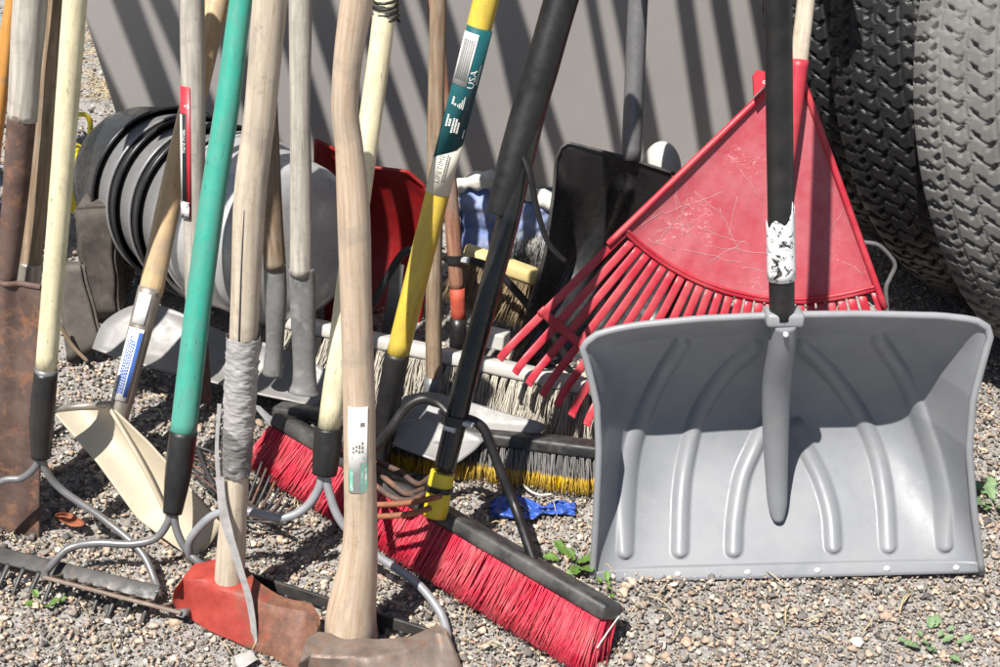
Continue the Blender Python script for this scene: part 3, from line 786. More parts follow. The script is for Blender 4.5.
# ================================================================== red leaf rake
fp = Pl(1.92, .50)
t = thing('leaf_rake', 'big red plastic fan rake with scratched face and pale wooden handle', 'rake', fp.at(700, 430), 'rakes')
AX, AY = 796, 62
def fan(r, th, off=0): return fp.at(AX+r*math.cos(th), AY+r*math.sin(th), off)
T0, T1 = R(70.2), R(135.9)
def sheet(u, v):
    th = T0+(T1-T0)*u; rr = 6+(241-6)*v
    return fan(rr, th, .018*(1-abs(2*u-1)**9)*min(1, v*1.4)+.0004*math.sin(u*26*math.pi)*v*v)
Vs, Fs, Us = grid_mesh(sheet, 90, 40); V2, F2 = shell(Vs, Fs, .003); mesh('fan_plate', V2, F2, M['fan'], t, True)
for th in (T0, T1): tube('edge_rib', [fan(r, th, .0) for r in np.linspace(4, 262, 24)], [.0060]*24, M['redplastic'], t, n=10)
# the lip along the arc and the band of tine roots
tube('arc_lip', [fan(238, T0+(T1-T0)*u, .018*(1-abs(2*u-1)**9)-.002) for u in np.linspace(0, 1, 50)], .0032, M['redplastic'], t, n=8)
nt_ = 27
def boff(u, r): return .018*(1-abs(2*u-1)**9)
def band(r0, r1, nm):
    def f(u, v): return fan(r0+(r1-r0)*v, T0+(T1-T0)*u, boff(u, 250)-.0035)
    Vs, Fs, Us = grid_mesh(f, 80, 4); V2, F2 = shell(Vs, Fs, .004); return mesh(nm, V2, F2, M['redplastic'], t, True)
band(237, 243, 'root_band'); band(351, 360, 'cross_bar')
for i in range(nt_):
    u = (i+.5)/nt_ if 0 < i < nt_-1 else (0.012 if i == 0 else .988)
    th = T0+(T1-T0)*u; pts = []; rad = []
    for r in (240, 290, 330, 356, 380, 400, 410, 416, 418):
        fwd = .0 if r < 405 else -(.010 if r < 412 else .024 if r < 417 else .034)
        pts.append(fan(r, th, boff(u, 250)+fwd+.001)); rad.append(.0074 if r < 405 else .0072)
    tube('tine', dense(pts, .02), [float(np.interp(q, np.linspace(0, 1, len(rad)), rad)) for q in np.linspace(0, 1, len(dense(pts, .02)))], M['redplastic'], t, n=12, ell=.22, up=fp.n)
# long pale scratches on the fan
sc = []
for (x, y, dx, dy) in ((672, 176, 22, 62), (690, 205, -34, 40), (655, 232, 40, -8), (700, 228, 52, 18), (640, 226, 24, -14), (684, 250, 60, 14), (712, 262, 34, -22), (664, 214, 60, -22), (730, 236, 8, -40), (695, 190, 30, 26),
        (742, 170, 22, 30), (706, 246, 70, 10), (650, 240, 26, 10), (820, 150, 10, 40), (812, 180, 22, 12), (834, 230, 14, -26), (742, 268, 40, 6), (676, 196, 10, 40), (722, 210, 20, 44), (845, 262, 20, 12)):
    n_ = 7; P = []
    for q in range(n_+1):
        px, py = x+dx*q/n_+random.gauss(0, .9), y+dy*q/n_+random.gauss(0, .9)
        th = math.atan2(py-AY, px-AX); r_ = math.hypot(px-AX, py-AY); uu = (th-T0)/(T1-T0)
        P.append(fan(r_, th, .018*(1-abs(2*uu-1)**9)*min(1, r_/241*1.4)-.0004))
    sc.append(tube_data(dense(P, .006), .00042, n=4, ell=.35, up=fp.n))
Vs, Fs, Us = merge(sc); mesh('scratch_marks', Vs, Fs, solid('scuffed_pale_plastic', (.54, .34, .35), .6, var=.2, bmp=0), t, True)['kind'] = 'stuff'
# socket spine and wooden handle
sp = Pl(1.895, .50)
shaft('spine', sp, [(799, 60, 20), (791, 130, 17), (784, 200, 8)], M['redplastic'], t, wob=0)
shaft('handle', sp, [ext((799, 66), (806, 0), -260)+(17,), (806, 0, 18), (797, 80, 18)], M['wood_pale'], t, smooth=False)
tg = plate('tag', [sp.at(x, y, -.004) for x, y in [(753, 76), (757, 70), (765, 72), (766, 84), (754, 96)]], .012, M['red_lbl'], t, sp.n)
text_on('lettering', 'ool', sp.at(756, 86, -.006), sp.at(766, 80, -.006), .05, .001, 0, .012, M['white_lbl'], tg)

# hook
hp = Pl(2.2, .2)
wire('wire_hook', [hp.at(*p) for p in [(862, 242), (878, 245), (890, 256), (895, 266), (890, 278), (886, 290), (888, 320)]], 4.5, M['wire'], None, label='bent grey wire hook sticking out right of the red rake', cat='hook')
# ================================================================== brushes and brooms behind
# blue sack
cp = Pl(2.52, .12)
t = thing('blue_sack', 'blue woven sack with off-white frayed edges lying behind the black broom handle', 'sack', cp.at(508, 300))
def sk(u, v):
    px = 455+106*u; py = 266-(84-18*u+6*math.sin(u*9))*v
    b = math.sin(math.pi*u)**.5*math.sin(math.pi*v)**.5 if 0 < u < 1 and 0 < v < 1 else 0
    w_ = .022*noise.noise(Vector((u*4+v*2, v*3, 1)))+.008*noise.noise(Vector((u*9-v*5, v*7, 4)))
    return cp.at(px, py, -.05*b+w_)
Vs, Fs, Us = grid_mesh(sk, 60, 44); V2, F2 = shell(Vs, Fs, .006); mesh('cloth', V2, F2, M['cloth_blue'], t, True)
def ruff(name, P, w_, seed):
    Q = dense([cp.at(*p, -.02) for p in P], .006); n = len(Q)
    V, F, U = tube_data(Q, [pr(Q[0], w_)*(1+.5*noise.noise(Vector((i*.35, seed, 0)))) for i in range(n)], n=14, wob=.5, seed=seed)
    mesh(name, V, F, M['cloth_white'], t, True)
ruff('frayed_edge', [(456, 184), (470, 178), (490, 176), (512, 186), (535, 192), (562, 204)], 15, 1)
ruff('frayed_edge', [(456, 262), (470, 256), (486, 254), (500, 262)], 17, 5)
ruff('frayed_edge', [(458, 182), (456, 215), (459, 258)], 8, 8)
# silver brush standing bristles up behind the yellow block
sb = Pl(2.47, .1)
t = thing('grey_brush', 'brush with silver grey bristles turned upwards in front of the blue sack', 'brush', sb.at(528, 300))
brush_head(t, sb.at(498, 268), sb.at(541, 272), (0.05, 0, 1), .085, .05, .02, M['black_pl'], M['br_silver'], rows=4, step=.008, per=10, hr=.0007, fuzz=.006)
# yellow block scrub brush
yb = Pl(2.33, .2)
t = thing('deck_brush', 'deck brush with pale yellow wooden block and tan straw bristles', 'brush', yb.at(495, 335), 'brooms and brushes')
brush_head(t, yb.at(462, 258), yb.at(535, 284), (-.12, -.25, -1), .088, .055, .028, M['cream_block'], M['br_tan'], rows=6, step=.007, per=12, hr=.0010, fuzz=.006, flare=.06)
# white push broom (reddish worn handle)
wp = Pl(2.22, .3)
t = thing('push_broom', 'white push broom with off-white bristles and worn reddish wooden handle', 'broom', wp.at(440, 410), 'brooms and brushes')
w0, w1 = G(262, 322, .115), G(606, 398, .085)
brush_head(t, w0, w1, (-.06, -.42, -1), .115, .046, .026, M['white_block'], M['br_white'], rows=3, step=.0175, per=80, hr=.0010, flare=.16, fuzz=.004, jit=.05, hjit=.11, tuft_r=.0045)
bm = bmesh.new(); box_bm(bm, frame(G(494, 338, .15), w1-w0, z=(0, .3, 1)), .05, .045, .03, .004); from_bm('mount', bm, M['white_block'], t)
shaft('handle', wp, [(430, -160, 17), (435, 0, 17), (451, 205, 15.5), (457, 290, 15)], M['wood_red'], t, wob=.06)
shaft('painted_end', wp, [(457, 288, 15.5), (458.5, 322, 15)], solid('worn_red_paint', (.42, .07, .04), .6, var=.3, spots=(.3, .2, .14), spot_amt=.6), t, wob=.02, smooth=False)
shaft('ferrule', wp, [(458.5, 318, 17), (457, 352, 16)], M['black_pl'], t, wob=.02, smooth=False)
cl = wp.at(455, 258)
bm = bmesh.new(); bmesh.ops.create_cone(bm, segments=24, radius1=pr(cl, 21), radius2=pr(cl, 21), depth=.014, cap_ends=True, matrix=frame(cl, (1, 0, 0), z=(wp.at(451, 205)-wp.at(457, 290)))); cb = from_bm('clamp', bm, M['black_pl'], t)
bm = bmesh.new(); bmesh.ops.create_cone(bm, segments=6, radius1=.007, radius2=.007, depth=.018, cap_ends=True, matrix=frame(wp.at(465, 259, -.012), (0, 0, 1), z=(1, -.3, 0))); from_bm('wing_nut', bm, M['zinc'], cb)
wire('brace', [wp.at(446, 258), wp.at(425, 249), wp.at(407, 251), wp.at(395, 264), wp.at(376, 298), wp.at(362, 325)], 8, M['black_pl'], t)
wire('brace', [wp.at(464, 259), wp.at(486, 265), wp.at(500, 274), wp.at(515, 290), wp.at(535, 314), wp.at(570, 362)], 8, M['black_pl'], t)
# flat grey bar behind the yellow handle
plate('flat_bar', [Pl(2.28, .25).at(*p) for p in [(392, 262), (404, 266), (395, 342), (381, 336)]], .006, M['wire'], None, label='flat bluish grey metal bar slanting behind the yellow handle', cat='bar')

# yellow tipped push broom on the ground
t = thing('push_broom', 'push broom with dark grey block and yellow-tipped grey bristles under the sheet metal blades', 'broom', G(430, 470), 'brooms and brushes')
brush_head(t, G(276, 416, .044), G(612, 458, .066), (-.05, -.38, -1), .064, .05, .024, M['block_dusty'], M['br_grey'], rows=5, step=.0125, per=12, hr=.0011, flare=.12, fuzz=.005)

# ================================================================== lying sheet metal blades
def dish(name, P, pl, bow, mat, parent, th=.003, n=26):
    """a bowed sheet cut to outline P (pixels on plane pl)"""
    P = [Vector(q[:3]) for q in catmull([list(pl.at(*p)) for p in P+[P[0]]], 6)][:-1]
    c = sum(P, Vector())/len(P); V, F = [], []; m = len(P); rings = 8
    for i in range(rings+1):
        q = i/rings
        for p in P: V.append(c.lerp(p, q)+pl.n*(bow*(1-q*q)))
    for i in range(rings):
        for j in range(m): F.append((i*m+j, i*m+(j+1) % m, (i+1)*m+(j+1) % m, (i+1)*m+j))
    V2, F2 = shell(V, F, th); return mesh(name, V2, F2, mat, parent, True)
SHV = 'digging shovels and spades'
# spade: weathered brown handle (436), blade A
hp10 = Pl(2.04, .30)
t = thing('shovel', 'shovel with brown weathered handle in a grey socket, left of the red handle', 'shovel', G(434, 430), SHV)
shaft('handle', hp10, [(440, -170, 17), (438, 0, 17), (436, 100, 17), (434, 300, 16.5), (433.5, 382, 16)], M['wood_dark'], t, wob=.09)
shaft('socket', hp10, [(433.5, 376, 19), (432, 402, 20), (430, 414, 24)], M['wire'], t, wob=0, smooth=False)
plA = Pl(1.80, 1.8)
dish('blade', [(396, 398), (430, 392), (470, 402), (510, 414), (544, 424), (537, 434), (520, 444), (480, 441), (440, 434), (395, 424)], plA, .006, M['alu'], t)
# yellow fibreglass shovel, blade B
yh = Pl(1.91, .22)
t = thing('yellow_shovel', 'shovel with yellow fibreglass handle bearing a green and ivory label', 'shovel', G(384, 450), SHV)
shaft('handle', yh, [ext((435, 200), (486, 0), -230)+(26,), (486, 0, 26), (461, 100, 25.5), (436, 200, 24.5), (397, 357, 23)], M['yellow'], t, wob=0)
shaft('ferrule', yh, [(397.5, 353, 25), (390, 395, 25), (384, 440, 21), (381, 458, 18)], M['black_pl'], t, wob=0)
plB = Pl(1.775, 1.8)
dish('blade', [(384, 420), (430, 420), (480, 436), (480, 444), (468, 455), (451, 464), (425, 457), (386, 440)], plB, .004, M['alu'], t)
p0, p1 = (437.5, 192), (480, 27); A, B = yh.at(*p0), yh.at(*p1); L = (B-A).length; rr = pr(yh.at(460, 110), 25)+.0008
sleeve('ivory_label', A, A.lerp(B, .345), rr, -1.35, 1.35, M['ivory_lbl'], t)
lb = sleeve('teal_label', A.lerp(B, .26), B, rr+.0003, -1.35, 1.35, M['teal_lbl'], t, slant=-.034)
wl = sleeve('barcode_panel', A.lerp(B, .66), A.lerp(B, .965), rr+.0012, -.10, 1.25, M['white_lbl'], lb)
rows = []
for i in range(17): rows.append((L*.69, L*.93, .05+.055*i, .05+.055*i+(.018 if i % 3 else .034)))
strokes_on('barcode', rows, A, B, rr+.0020, M['ink'], wl)
text_on('lettering', 'USA', A, B, rr+.0012, L*.655, -.42, .0165, M['white_lbl'], lb)
text_on('lettering', 'LIFETIME', A, B, rr+.0008, L*.07, .30, .0125, M['ink'], t).name = 'label_lettering'
strokes_on('small_print', smallprint(L*.08, L*.26, -.35, -.02, 2, .0013), A, B, rr+.0007, M['ink'], t)
strokes_on('small_print', smallprint(L*.38, L*.50, -.35, .25, 3, .0011)+smallprint(L*.41, L*.50, .3, .8, 2, .0016)+smallprint(L*.53, L*.64, -.30, .2, 4, .0009)+smallprint(L*.54, L*.63, .25, .7, 2, .0015), A, B, rr+.0014, M['white_lbl'], lb)
strokes_on('small_print', smallprint(L*.68, L*.9, -.95, -.75, 1, .0012)+smallprint(L*.36, L*.44, -.95, -.75, 1, .0012), A, B, rr+.0014, M['white_lbl'], lb)

# grey weathered handles in long steel straps, on the left sheet blade
s1 = Pl(1.97, 1.7)
t = thing('scoop_shovel', 'wide dull sheet metal scoop blade with a grey weathered handle in a dented strap socket', 'shovel', G(220, 395), SHV)
dish('blade', [(92, 348), (104, 322), (134, 305), (165, 307), (227, 333), (275, 346), (330, 372), (338, 392), (319, 405), (288, 400), (255, 393), (209, 381), (143, 365)], s1, .02, M['alu'], t)
h8 = Pl(1.95, .22)
shaft('handle', h8, [(300, -190, 24), (300.5, 0, 23), (300, 100, 21), (301, 200, 22), (301, 275, 23)], M['wood_grey'], t, wob=.05)
shaft('strap_socket', h8, [(301, 268, 26), (302, 300, 26), (304, 345, 23), (305, 380, 25), (304, 392, 33)], M['strap'], t, wob=.14, ell=.7)
t = thing('spade', 'narrow spade with brown handle in a dark steel strap, right behind the taped mattock handle', 'spade', G(273, 380), SHV)
h9 = Pl(2.07, .22)
shaft('handle', h9, [(255, -190, 22), (262, 0, 22), (271, 200, 22), (275, 268, 22)], M['wood_dark'], t, wob=.05)
shaft('strap_socket', h9, [(275, 262, 24), (276, 300, 23), (275, 345, 19), (273, 376, 20)], M['strap'], t, wob=.14, ell=.7)
# handle with red label
h4 = Pl(2.01, .22)
t = thing('shovel', 'shovel with pale grey wooden handle bearing a red and black label', 'shovel', G(198, 395), SHV)
shaft('handle', h4, [(189, -190, 26), (192, 0, 25), (193.5, 100, 24), (194, 200, 22), (196, 330, 19), (198, 350, 18)], M['wood_grey'], t, wob=.03)
shaft('socket', h4, [(198, 340, 20), (200, 370, 20), (203, 400, 18)], M['rust'], t, wob=.02)
A, B = h4.at(193.8, 216), h4.at(193, 85); L = (B-A).length; rr = pr(h4.at(193, 140), 24)+.0008
rl = sleeve('label', A, B, rr, .25, 1.35, M['red_lbl'], t)
bl_ = sleeve('black_panel', A.lerp(B, .1), A.lerp(B, .80), rr+.0008, .55, 1.32, M['black_lbl'], rl)
sleeve('torn_foot', A, A.lerp(B, .13), rr+.0010, .35, 1.34, M['flake'], rl)
sleeve('white_margin', A.lerp(B, .12), A.lerp(B, .79), rr+.0011, .98, 1.25, M['white_lbl'], bl_)
text_on('lettering', 'Yard Pride', A, B, rr+.0014, L*.50, .80, .0095, M['white_lbl'], bl_)
strokes_on('small_print', smallprint(L*.84, L*.97, .35, 1.0, 3, .002), A, B, rr+.0012, M['white_lbl'], rl)

# tan-handled spade with beige blade
h5 = Pl(1.86, .66); b5 = Pl(1.715, .62)
t = thing('spade', 'spade with tan wooden handle, blue-labelled steel socket and beige blade', 'spade', b5.at(190, 552), SHV)
shaft('handle', h5, [ext((170, 200), (217, 0), -190)+(25,), (217, 0, 25), (193.5, 100, 25), (170, 200, 24), (150, 295, 24)], M['wood_tan'], t, wob=.03)
shaft('socket', h5, [(151, 288, 25), (135, 350, 23), (122, 402, 22), (112, 440, 18), (108, 462, 8)], M['ferrule'], t, wob=.02)
bo = [(50, 406), (108, 405), (150, 440), (188, 484), (217, 514), (220, 530), (214, 556), (180, 553), (138, 520), (54, 424)]
Pb = [b5.at(*p) for p in bo]
def quadsheet(u, v):
    L0 = [(0, 50, 410), (.3, 96, 462), (.65, 138, 520), (1, 182, 552)]; R0 = [(0, 110, 404), (.3, 150, 442), (.65, 188, 484), (1, 222, 524)]
    lx, ly = polyat(L0, v); rx, ry = polyat(R0, v); x = lx+(rx-lx)*u; y = ly+(ry-ly)*u+ (14*math.sin(math.pi*u)*max(0, v-.8)*5 if v > .8 else 0)
    return b5.at(x, y, .022*math.sin(math.pi*u)*(1-.5*v))
Vs, Fs, Us = grid_mesh(quadsheet, 30, 40); V2, F2 = shell(Vs, Fs, .003); mesh('blade', V2, F2, M['beige_bl'], t, True)
wire('rolled_step', [quadsheet(u, 0.0)-b5.n*.003 for u in np.linspace(0, 1, 7)], 7, M['ferrule'], t)
wire('side_edge', [b5.at(108, 404, -.004), b5.at(125, 432, -.006), b5.at(148, 473, -.006), b5.at(170, 522, 0)], 4.5, M['beige_bl'], t)
p0, p1 = (122, 400), (150, 292); A, B = h5.at(*p0), h5.at(*p1); L = (B-A).length; rr = pr(h5.at(135, 350), 24)+.001
lw = sleeve('label', A, A.lerp(B, .66), rr-.0006, -.35, 1.0, M['white_lbl'], t, r2=rr)
sleeve('blue_stripe', A.lerp(B, .04), A.lerp(B, .63), rr+.0004, -.28, .02, M['blue_lbl'], lw, r2=rr+.0008)
strokes_on('small_print', smallprint(L*.06, L*.62, .12, .75, 4, .002), A, B, rr+.0013, M['blue_lbl'], lw)
sleeve('label', A.lerp(B, .70), A.lerp(B, .98), rr, -.2, .9, M['white_lbl'], t)

# rusty square spade at the left edge, its handle, and the neighbours
h1 = Pl(1.80, .22)
t = thing('rusty_spade', 'square spade with broad rusty blade and thick grey wooden handle in a rusty sheath', 'spade', G(0, 541), SHV)
shaft('handle', h1, [ext((22, 115), (30.5, 0), -220)+(36,), (30.5, 0, 34), (26, 60, 31), (22, 120, 29)], M['wood_grey'], t, wob=.05)
shaft('sheath', h1, [(22, 114, 28.5), (15, 200, 25), (5, 288, 20), (-2, 330, 14)], M['rust'], t, wob=.04)
b1p = Pl(1.765, .24)
def spd(u, v):
    lx, ly = polyat([(0, -44, 282), (.1, -46, 300), (1, -40, 540)], v); rx, ry = polyat([(0, 42, 287), (.08, 43, 298), (.6, 41, 440), (1, 40, 543)], v)
    x = lx+(rx-lx)*u; y = ly+(ry-ly)*u; return b1p.at(x, y, .014*math.sin(math.pi*u)-.012*max(0, 1-abs(u-.55)/.13)*max(0, 1-v*1.6))
Vs, Fs, Us = grid_mesh(spd, 40, 50); V2, F2 = shell(Vs, Fs, .0035); mesh('blade', V2, F2, M['rust'], t, True)
wire('rolled_step', [spd(u, 0)-b1p.n*.002 for u in np.linspace(0, 1, 8)], 6, M['rust'], t)
h2 = Pl(1.86, .24)
t = thing('hoe', 'hoe with knotty tan wooden handle between the rusty spade and the cream-handled rake', 'hoe', G(20, 545), 'hoes')
shaft('handle', h2, [ext((46, 105), (56, 0), -220)+(19,), (56, 0, 19), (46.5, 105, 20), (37, 200, 20), (30, 270, 20)], M['wood_dark'], t, wob=.07)
shaft('ferrule', h2, [(30.5, 262, 23), (28, 292, 23), (22, 400, 14), (18, 520, 10)], M['ferrule'], t, wob=0)
plate('blade', [h2.at(*p, .004) for p in [(0, 480), (36, 480), (38, 536), (-4, 534)]], .004, M['rust'], t)
hx = Pl(1.9, .2)
t = thing('hoe', 'tool handle of orange varnished wood at the extreme left edge', 'hoe', G(-60, 545), 'hoes')
shaft('handle', hx, [ext((2, 80), (13, 0), -220)+(15,), (13, 0, 15), (2, 80, 15), (-40, 430, 15)], M['wood_orange'], t)
plate('blade', [hx.at(*p, .004) for p in [(-66, 425), (-18, 425), (-20, 505), (-68, 505)]], .004, M['rust'], t)
# ================================================================== red push broom
B0, B1 = G(260, 469, .0), G(588, 672, .0)
e1 = (B1-B0).normalized(); nv_ = Vector((e1.y, -e1.x, 0)); nv_ = nv_ if nv_.y < 0 else -nv_
bd = (nv_*.62-Vector((0, 0, 1))*.80).normalized()
BL = .082
t = thing('push_broom', 'red-bristled push broom with black block, yellow collar and black handle', 'broom', (B0+B1)/2, 'brooms and brushes')
q0, q1 = B0-bd*BL, B1-bd*BL
brush_head(t, q0, q1, bd, BL, .060, .027, M['block_dusty'], M['br_red'], rows=6, step=.0105, per=36, hr=.0010, flare=.10, fuzz=.004, jit=.04)
hb = Pl(1.665, .42)
coll = [(436, 514, 25), (437, 500, 26), (440, 486, 25), (443, 473, 25)]
shaft('collar', hb, [(443, 472, 25), (440, 486, 25.5), (435, 516, 25)], M['yellow_pl'], t, wob=0)
kp = hb.at(439, 488); kd = (hb.at(443, 472)-hb.at(435, 516)).normalized()
bm = bmesh.new(); bmesh.ops.create_cone(bm, segments=28, radius1=pr(kp, 29), radius2=pr(kp, 29), depth=.009, cap_ends=True, matrix=frame(kp, kd.orthogonal(), z=kd)); from_bm('collar_ring', bm, M['black_pl'], t)
shaft('handle', hb, [ext((487, 300), (568, 0), -200)+(24,), (561, 0, 25), (532, 120, 24), (509, 215, 23), (487, 300, 22), (462, 395, 22), (444, 470, 22)], M['wrap'], t, wob=.08)
shaft('foam_sleeve', hb, [ext((515, 150), (561, 0), -190)+(35,), (561, 0, 35), (538, 80, 34), (517, 150, 33), (509, 180, 31), (503, 198, 27), (498, 214, 22.5)], M['black_foam'], t, wob=.06)
wire('loose_strip', [hb.at(517, 140, -.012), hb.at(529, 170, -.02), hb.at(536, 205, -.015), hb.at(548, 242, -.01), hb.at(566, 262, 0)], [9, 8, 7, 6, 5], M['black_foam'], t, ell=.5)
cl = hb.at(455, 420)
bm = bmesh.new(); bmesh.ops.create_cone(bm, segments=24, radius1=pr(cl, 27), radius2=pr(cl, 27), depth=.016, cap_ends=True, matrix=frame(cl, kd.orthogonal(), z=kd)); cb = from_bm('clamp', bm, M['black_pl'], t)
for px, py in ((450, 426), (468, 422), (434, 408)):
    c = hb.at(px, py, -.016); bm = bmesh.new(); bmesh.ops.create_cone(bm, segments=6, radius1=.0055, radius2=.0055, depth=.02, cap_ends=True, matrix=frame(c, (0, 0, 1), z=(1, -.5, 0))); from_bm('bolt', bm, M['zinc'], cb)
end = B1.lerp(B0, .20)-bd*(BL+.012); end2 = B0.lerp(B1, .12)-bd*(BL+.012)
wire('brace', [hb.at(458, 418, -.01), hb.at(470, 420), hb.at(483, 428), hb.at(491, 446), hb.at(500, 470), hb.at(512, 498).lerp(end, .08), hb.at(512, 498).lerp(end, .55), end], 10.5, M['black_pl'], t)
wire('brace', [hb.at(450, 414, -.01), hb.at(438, 404), hb.at(422, 399), hb.at(405, 409), hb.at(388, 432), hb.at(376, 452).lerp(end2, .15), end2], 10, M['black_pl'], t)

# ================================================================== bow rakes
def bow_rake(label, pl, handle, hmat, fer, ring, bowL, bowR, bar0, bar1, ntine, tdir, rodmat, headmat, wrod=7, barh=.016, wob=0):
    """bar0, bar1: ends of the head; bows: lists of 3D points from ferrule to bar ends"""
    t = thing('bow_rake', label, 'rake', (Vector(bar0)+Vector(bar1))/2, 'rakes')
    shaft('handle', pl, handle, hmat, t, wob=wob)
    shaft('ferrule', pl, fer, M['black_pl'], t, wob=0)
    if ring: shaft('ring', pl, ring, M['wire'], t, wob=0, smooth=False)
    for b in (bowL, bowR): wire('bow', b, wrod, rodmat, t, n=12, sub=10)
    bar0, bar1 = Vector(bar0), Vector(bar1); e = (bar1-bar0).normalized(); td = Vector(tdir); td = (td-e*td.dot(e)).normalized()
    bm = bmesh.new(); box_bm(bm, frame((bar0+bar1)/2, e, z=td), (bar1-bar0).length, .006, barh, .0015); from_bm('head_bar', bm, headmat, t, smooth=True)
    L = (bar1-bar0).length; s = e.cross(td)
    for i in range(ntine):
        c = bar0+e*(.008+(L-.016)*i/(ntine-1)); c = c+td*barh*.4
        pts = [c, c+td*.02, c+td*.042+s*.003, c+td*.062+s*.012]
        V, F, U = tube_data([Vector(q) for q in catmull([list(p) for p in pts], 4)], [.0052, .005, .0048, .0046, .0044, .0042, .004, .0038, .0036, .0034, .003, .0024, .0016], n=8, ell=.8)
        mesh('tine', V, F, headmat, t, True)
    return t
# rake A, cream handle far left
pa = Pl(1.70, .22)
a0, a1 = G(-38, 546, .030), G(158, 594, .025)
fb = pa.at(41, 455)
bow_rake('bow rake with cream fibreglass handle and rusty toothed head at the far left', pa,
    [ext((60, 200), (75, 0), -220)+(25,), (75, 0, 24), (67.5, 100, 23), (60, 200, 22), (46, 370, 21)], M['cream'], [(46, 372, 23), (42, 420, 24), (41, 457, 19)], [(46.2, 368, 22.5), (45.5, 377, 22.5)],
    [pa.at(41, 452), pa.at(36, 466), pa.at(22, 478), pa.at(2, 481), pa.at(-25, 488).lerp(a0, .2), pa.at(-45, 510).lerp(a0, .6), a0],
    [pa.at(42, 452), pa.at(46, 470), pa.at(62, 490), pa.at(95, 508).lerp(a1, .12), pa.at(128, 522).lerp(a1, .4), pa.at(147, 545).lerp(a1, .75), a1],
    a0, a1, 13, (-.55, -.70, -.40), M['wire'], M['iron'], 7.5, barh=.026)
# rake B, green handle
pb = Pl(1.64, .52)
b0, b1 = G(44, 577, .055), G(182, 613, .028)
bow_rake('bow rake with green fibreglass handle and thin rusty head', pb,
    [ext((213, 200), (241, 0), -220)+(24,), (241, 0, 23), (228, 100, 24.5), (212.5, 200, 25.5), (199, 300, 26), (183, 436, 26.5)], M['green'], [(183.5, 432, 28), (178, 475, 26), (172.5, 513, 19)], None,
    [pb.at(171, 508), pb.at(168, 522), pb.at(156, 538), pb.at(132, 544), pb.at(96, 543), pb.at(68, 549), pb.at(52, 562).lerp(b0, .5), b0],
    [pb.at(174, 508), pb.at(176, 528), pb.at(186, 549), pb.at(205, 566), pb.at(228, 582, .06), pb.at(236, 600, .06), pb.at(215, 612, .05), b1],
    b0, b1, 9, (.15, .75, -.65), M['wire'], M['rust_pale'], 8, barh=.012)
# rake C, short cream handle
pc = Pl(1.60, .44)
c0_, c1_ = G(192, 560, .022), G(447, 640, .02)
bow_rake('bow rake with cream fibreglass handle standing behind the axe', pc,
    [ext((378, 65), (386, 0), -220)+(24,), (386, 0, 23), (378, 65, 23), (359, 200, 23), (329, 428, 23)], M['cream'], [(328.5, 428, 28), (327, 450, 28), (324.5, 474, 25)], None,
    [pc.at(322, 470), pc.at(319, 488), pc.at(305, 508), pc.at(282, 518), pc.at(250, 512), pc.at(216, 514), pc.at(192, 527).lerp(c0_, .3), pc.at(187, 543).lerp(c0_, .6), c0_],
    [pc.at(326, 470), pc.at(329, 492), pc.at(342, 523), pc.at(372, 552), pc.at(410, 572).lerp(c1_, .15), pc.at(434, 592).lerp(c1_, .4), pc.at(446, 614).lerp(c1_, .7), c1_],
    c0_, c1_, 14, (.1, -.25, -1), M['wire_light'], M['iron'], 9, barh=.020)
tw = pc.at(386, 10)
tp = []
for k in range(46):
    a = k*.62; tp.append(tw+Vector((math.cos(a)*.019, math.sin(a)*.019, -.018+.0009*k)))
tube('wire_twist', tp, .0022, M['black_pl'], None, n=6, label='black wire twisted round the top of the cream rake handle behind the axe', cat='wire')

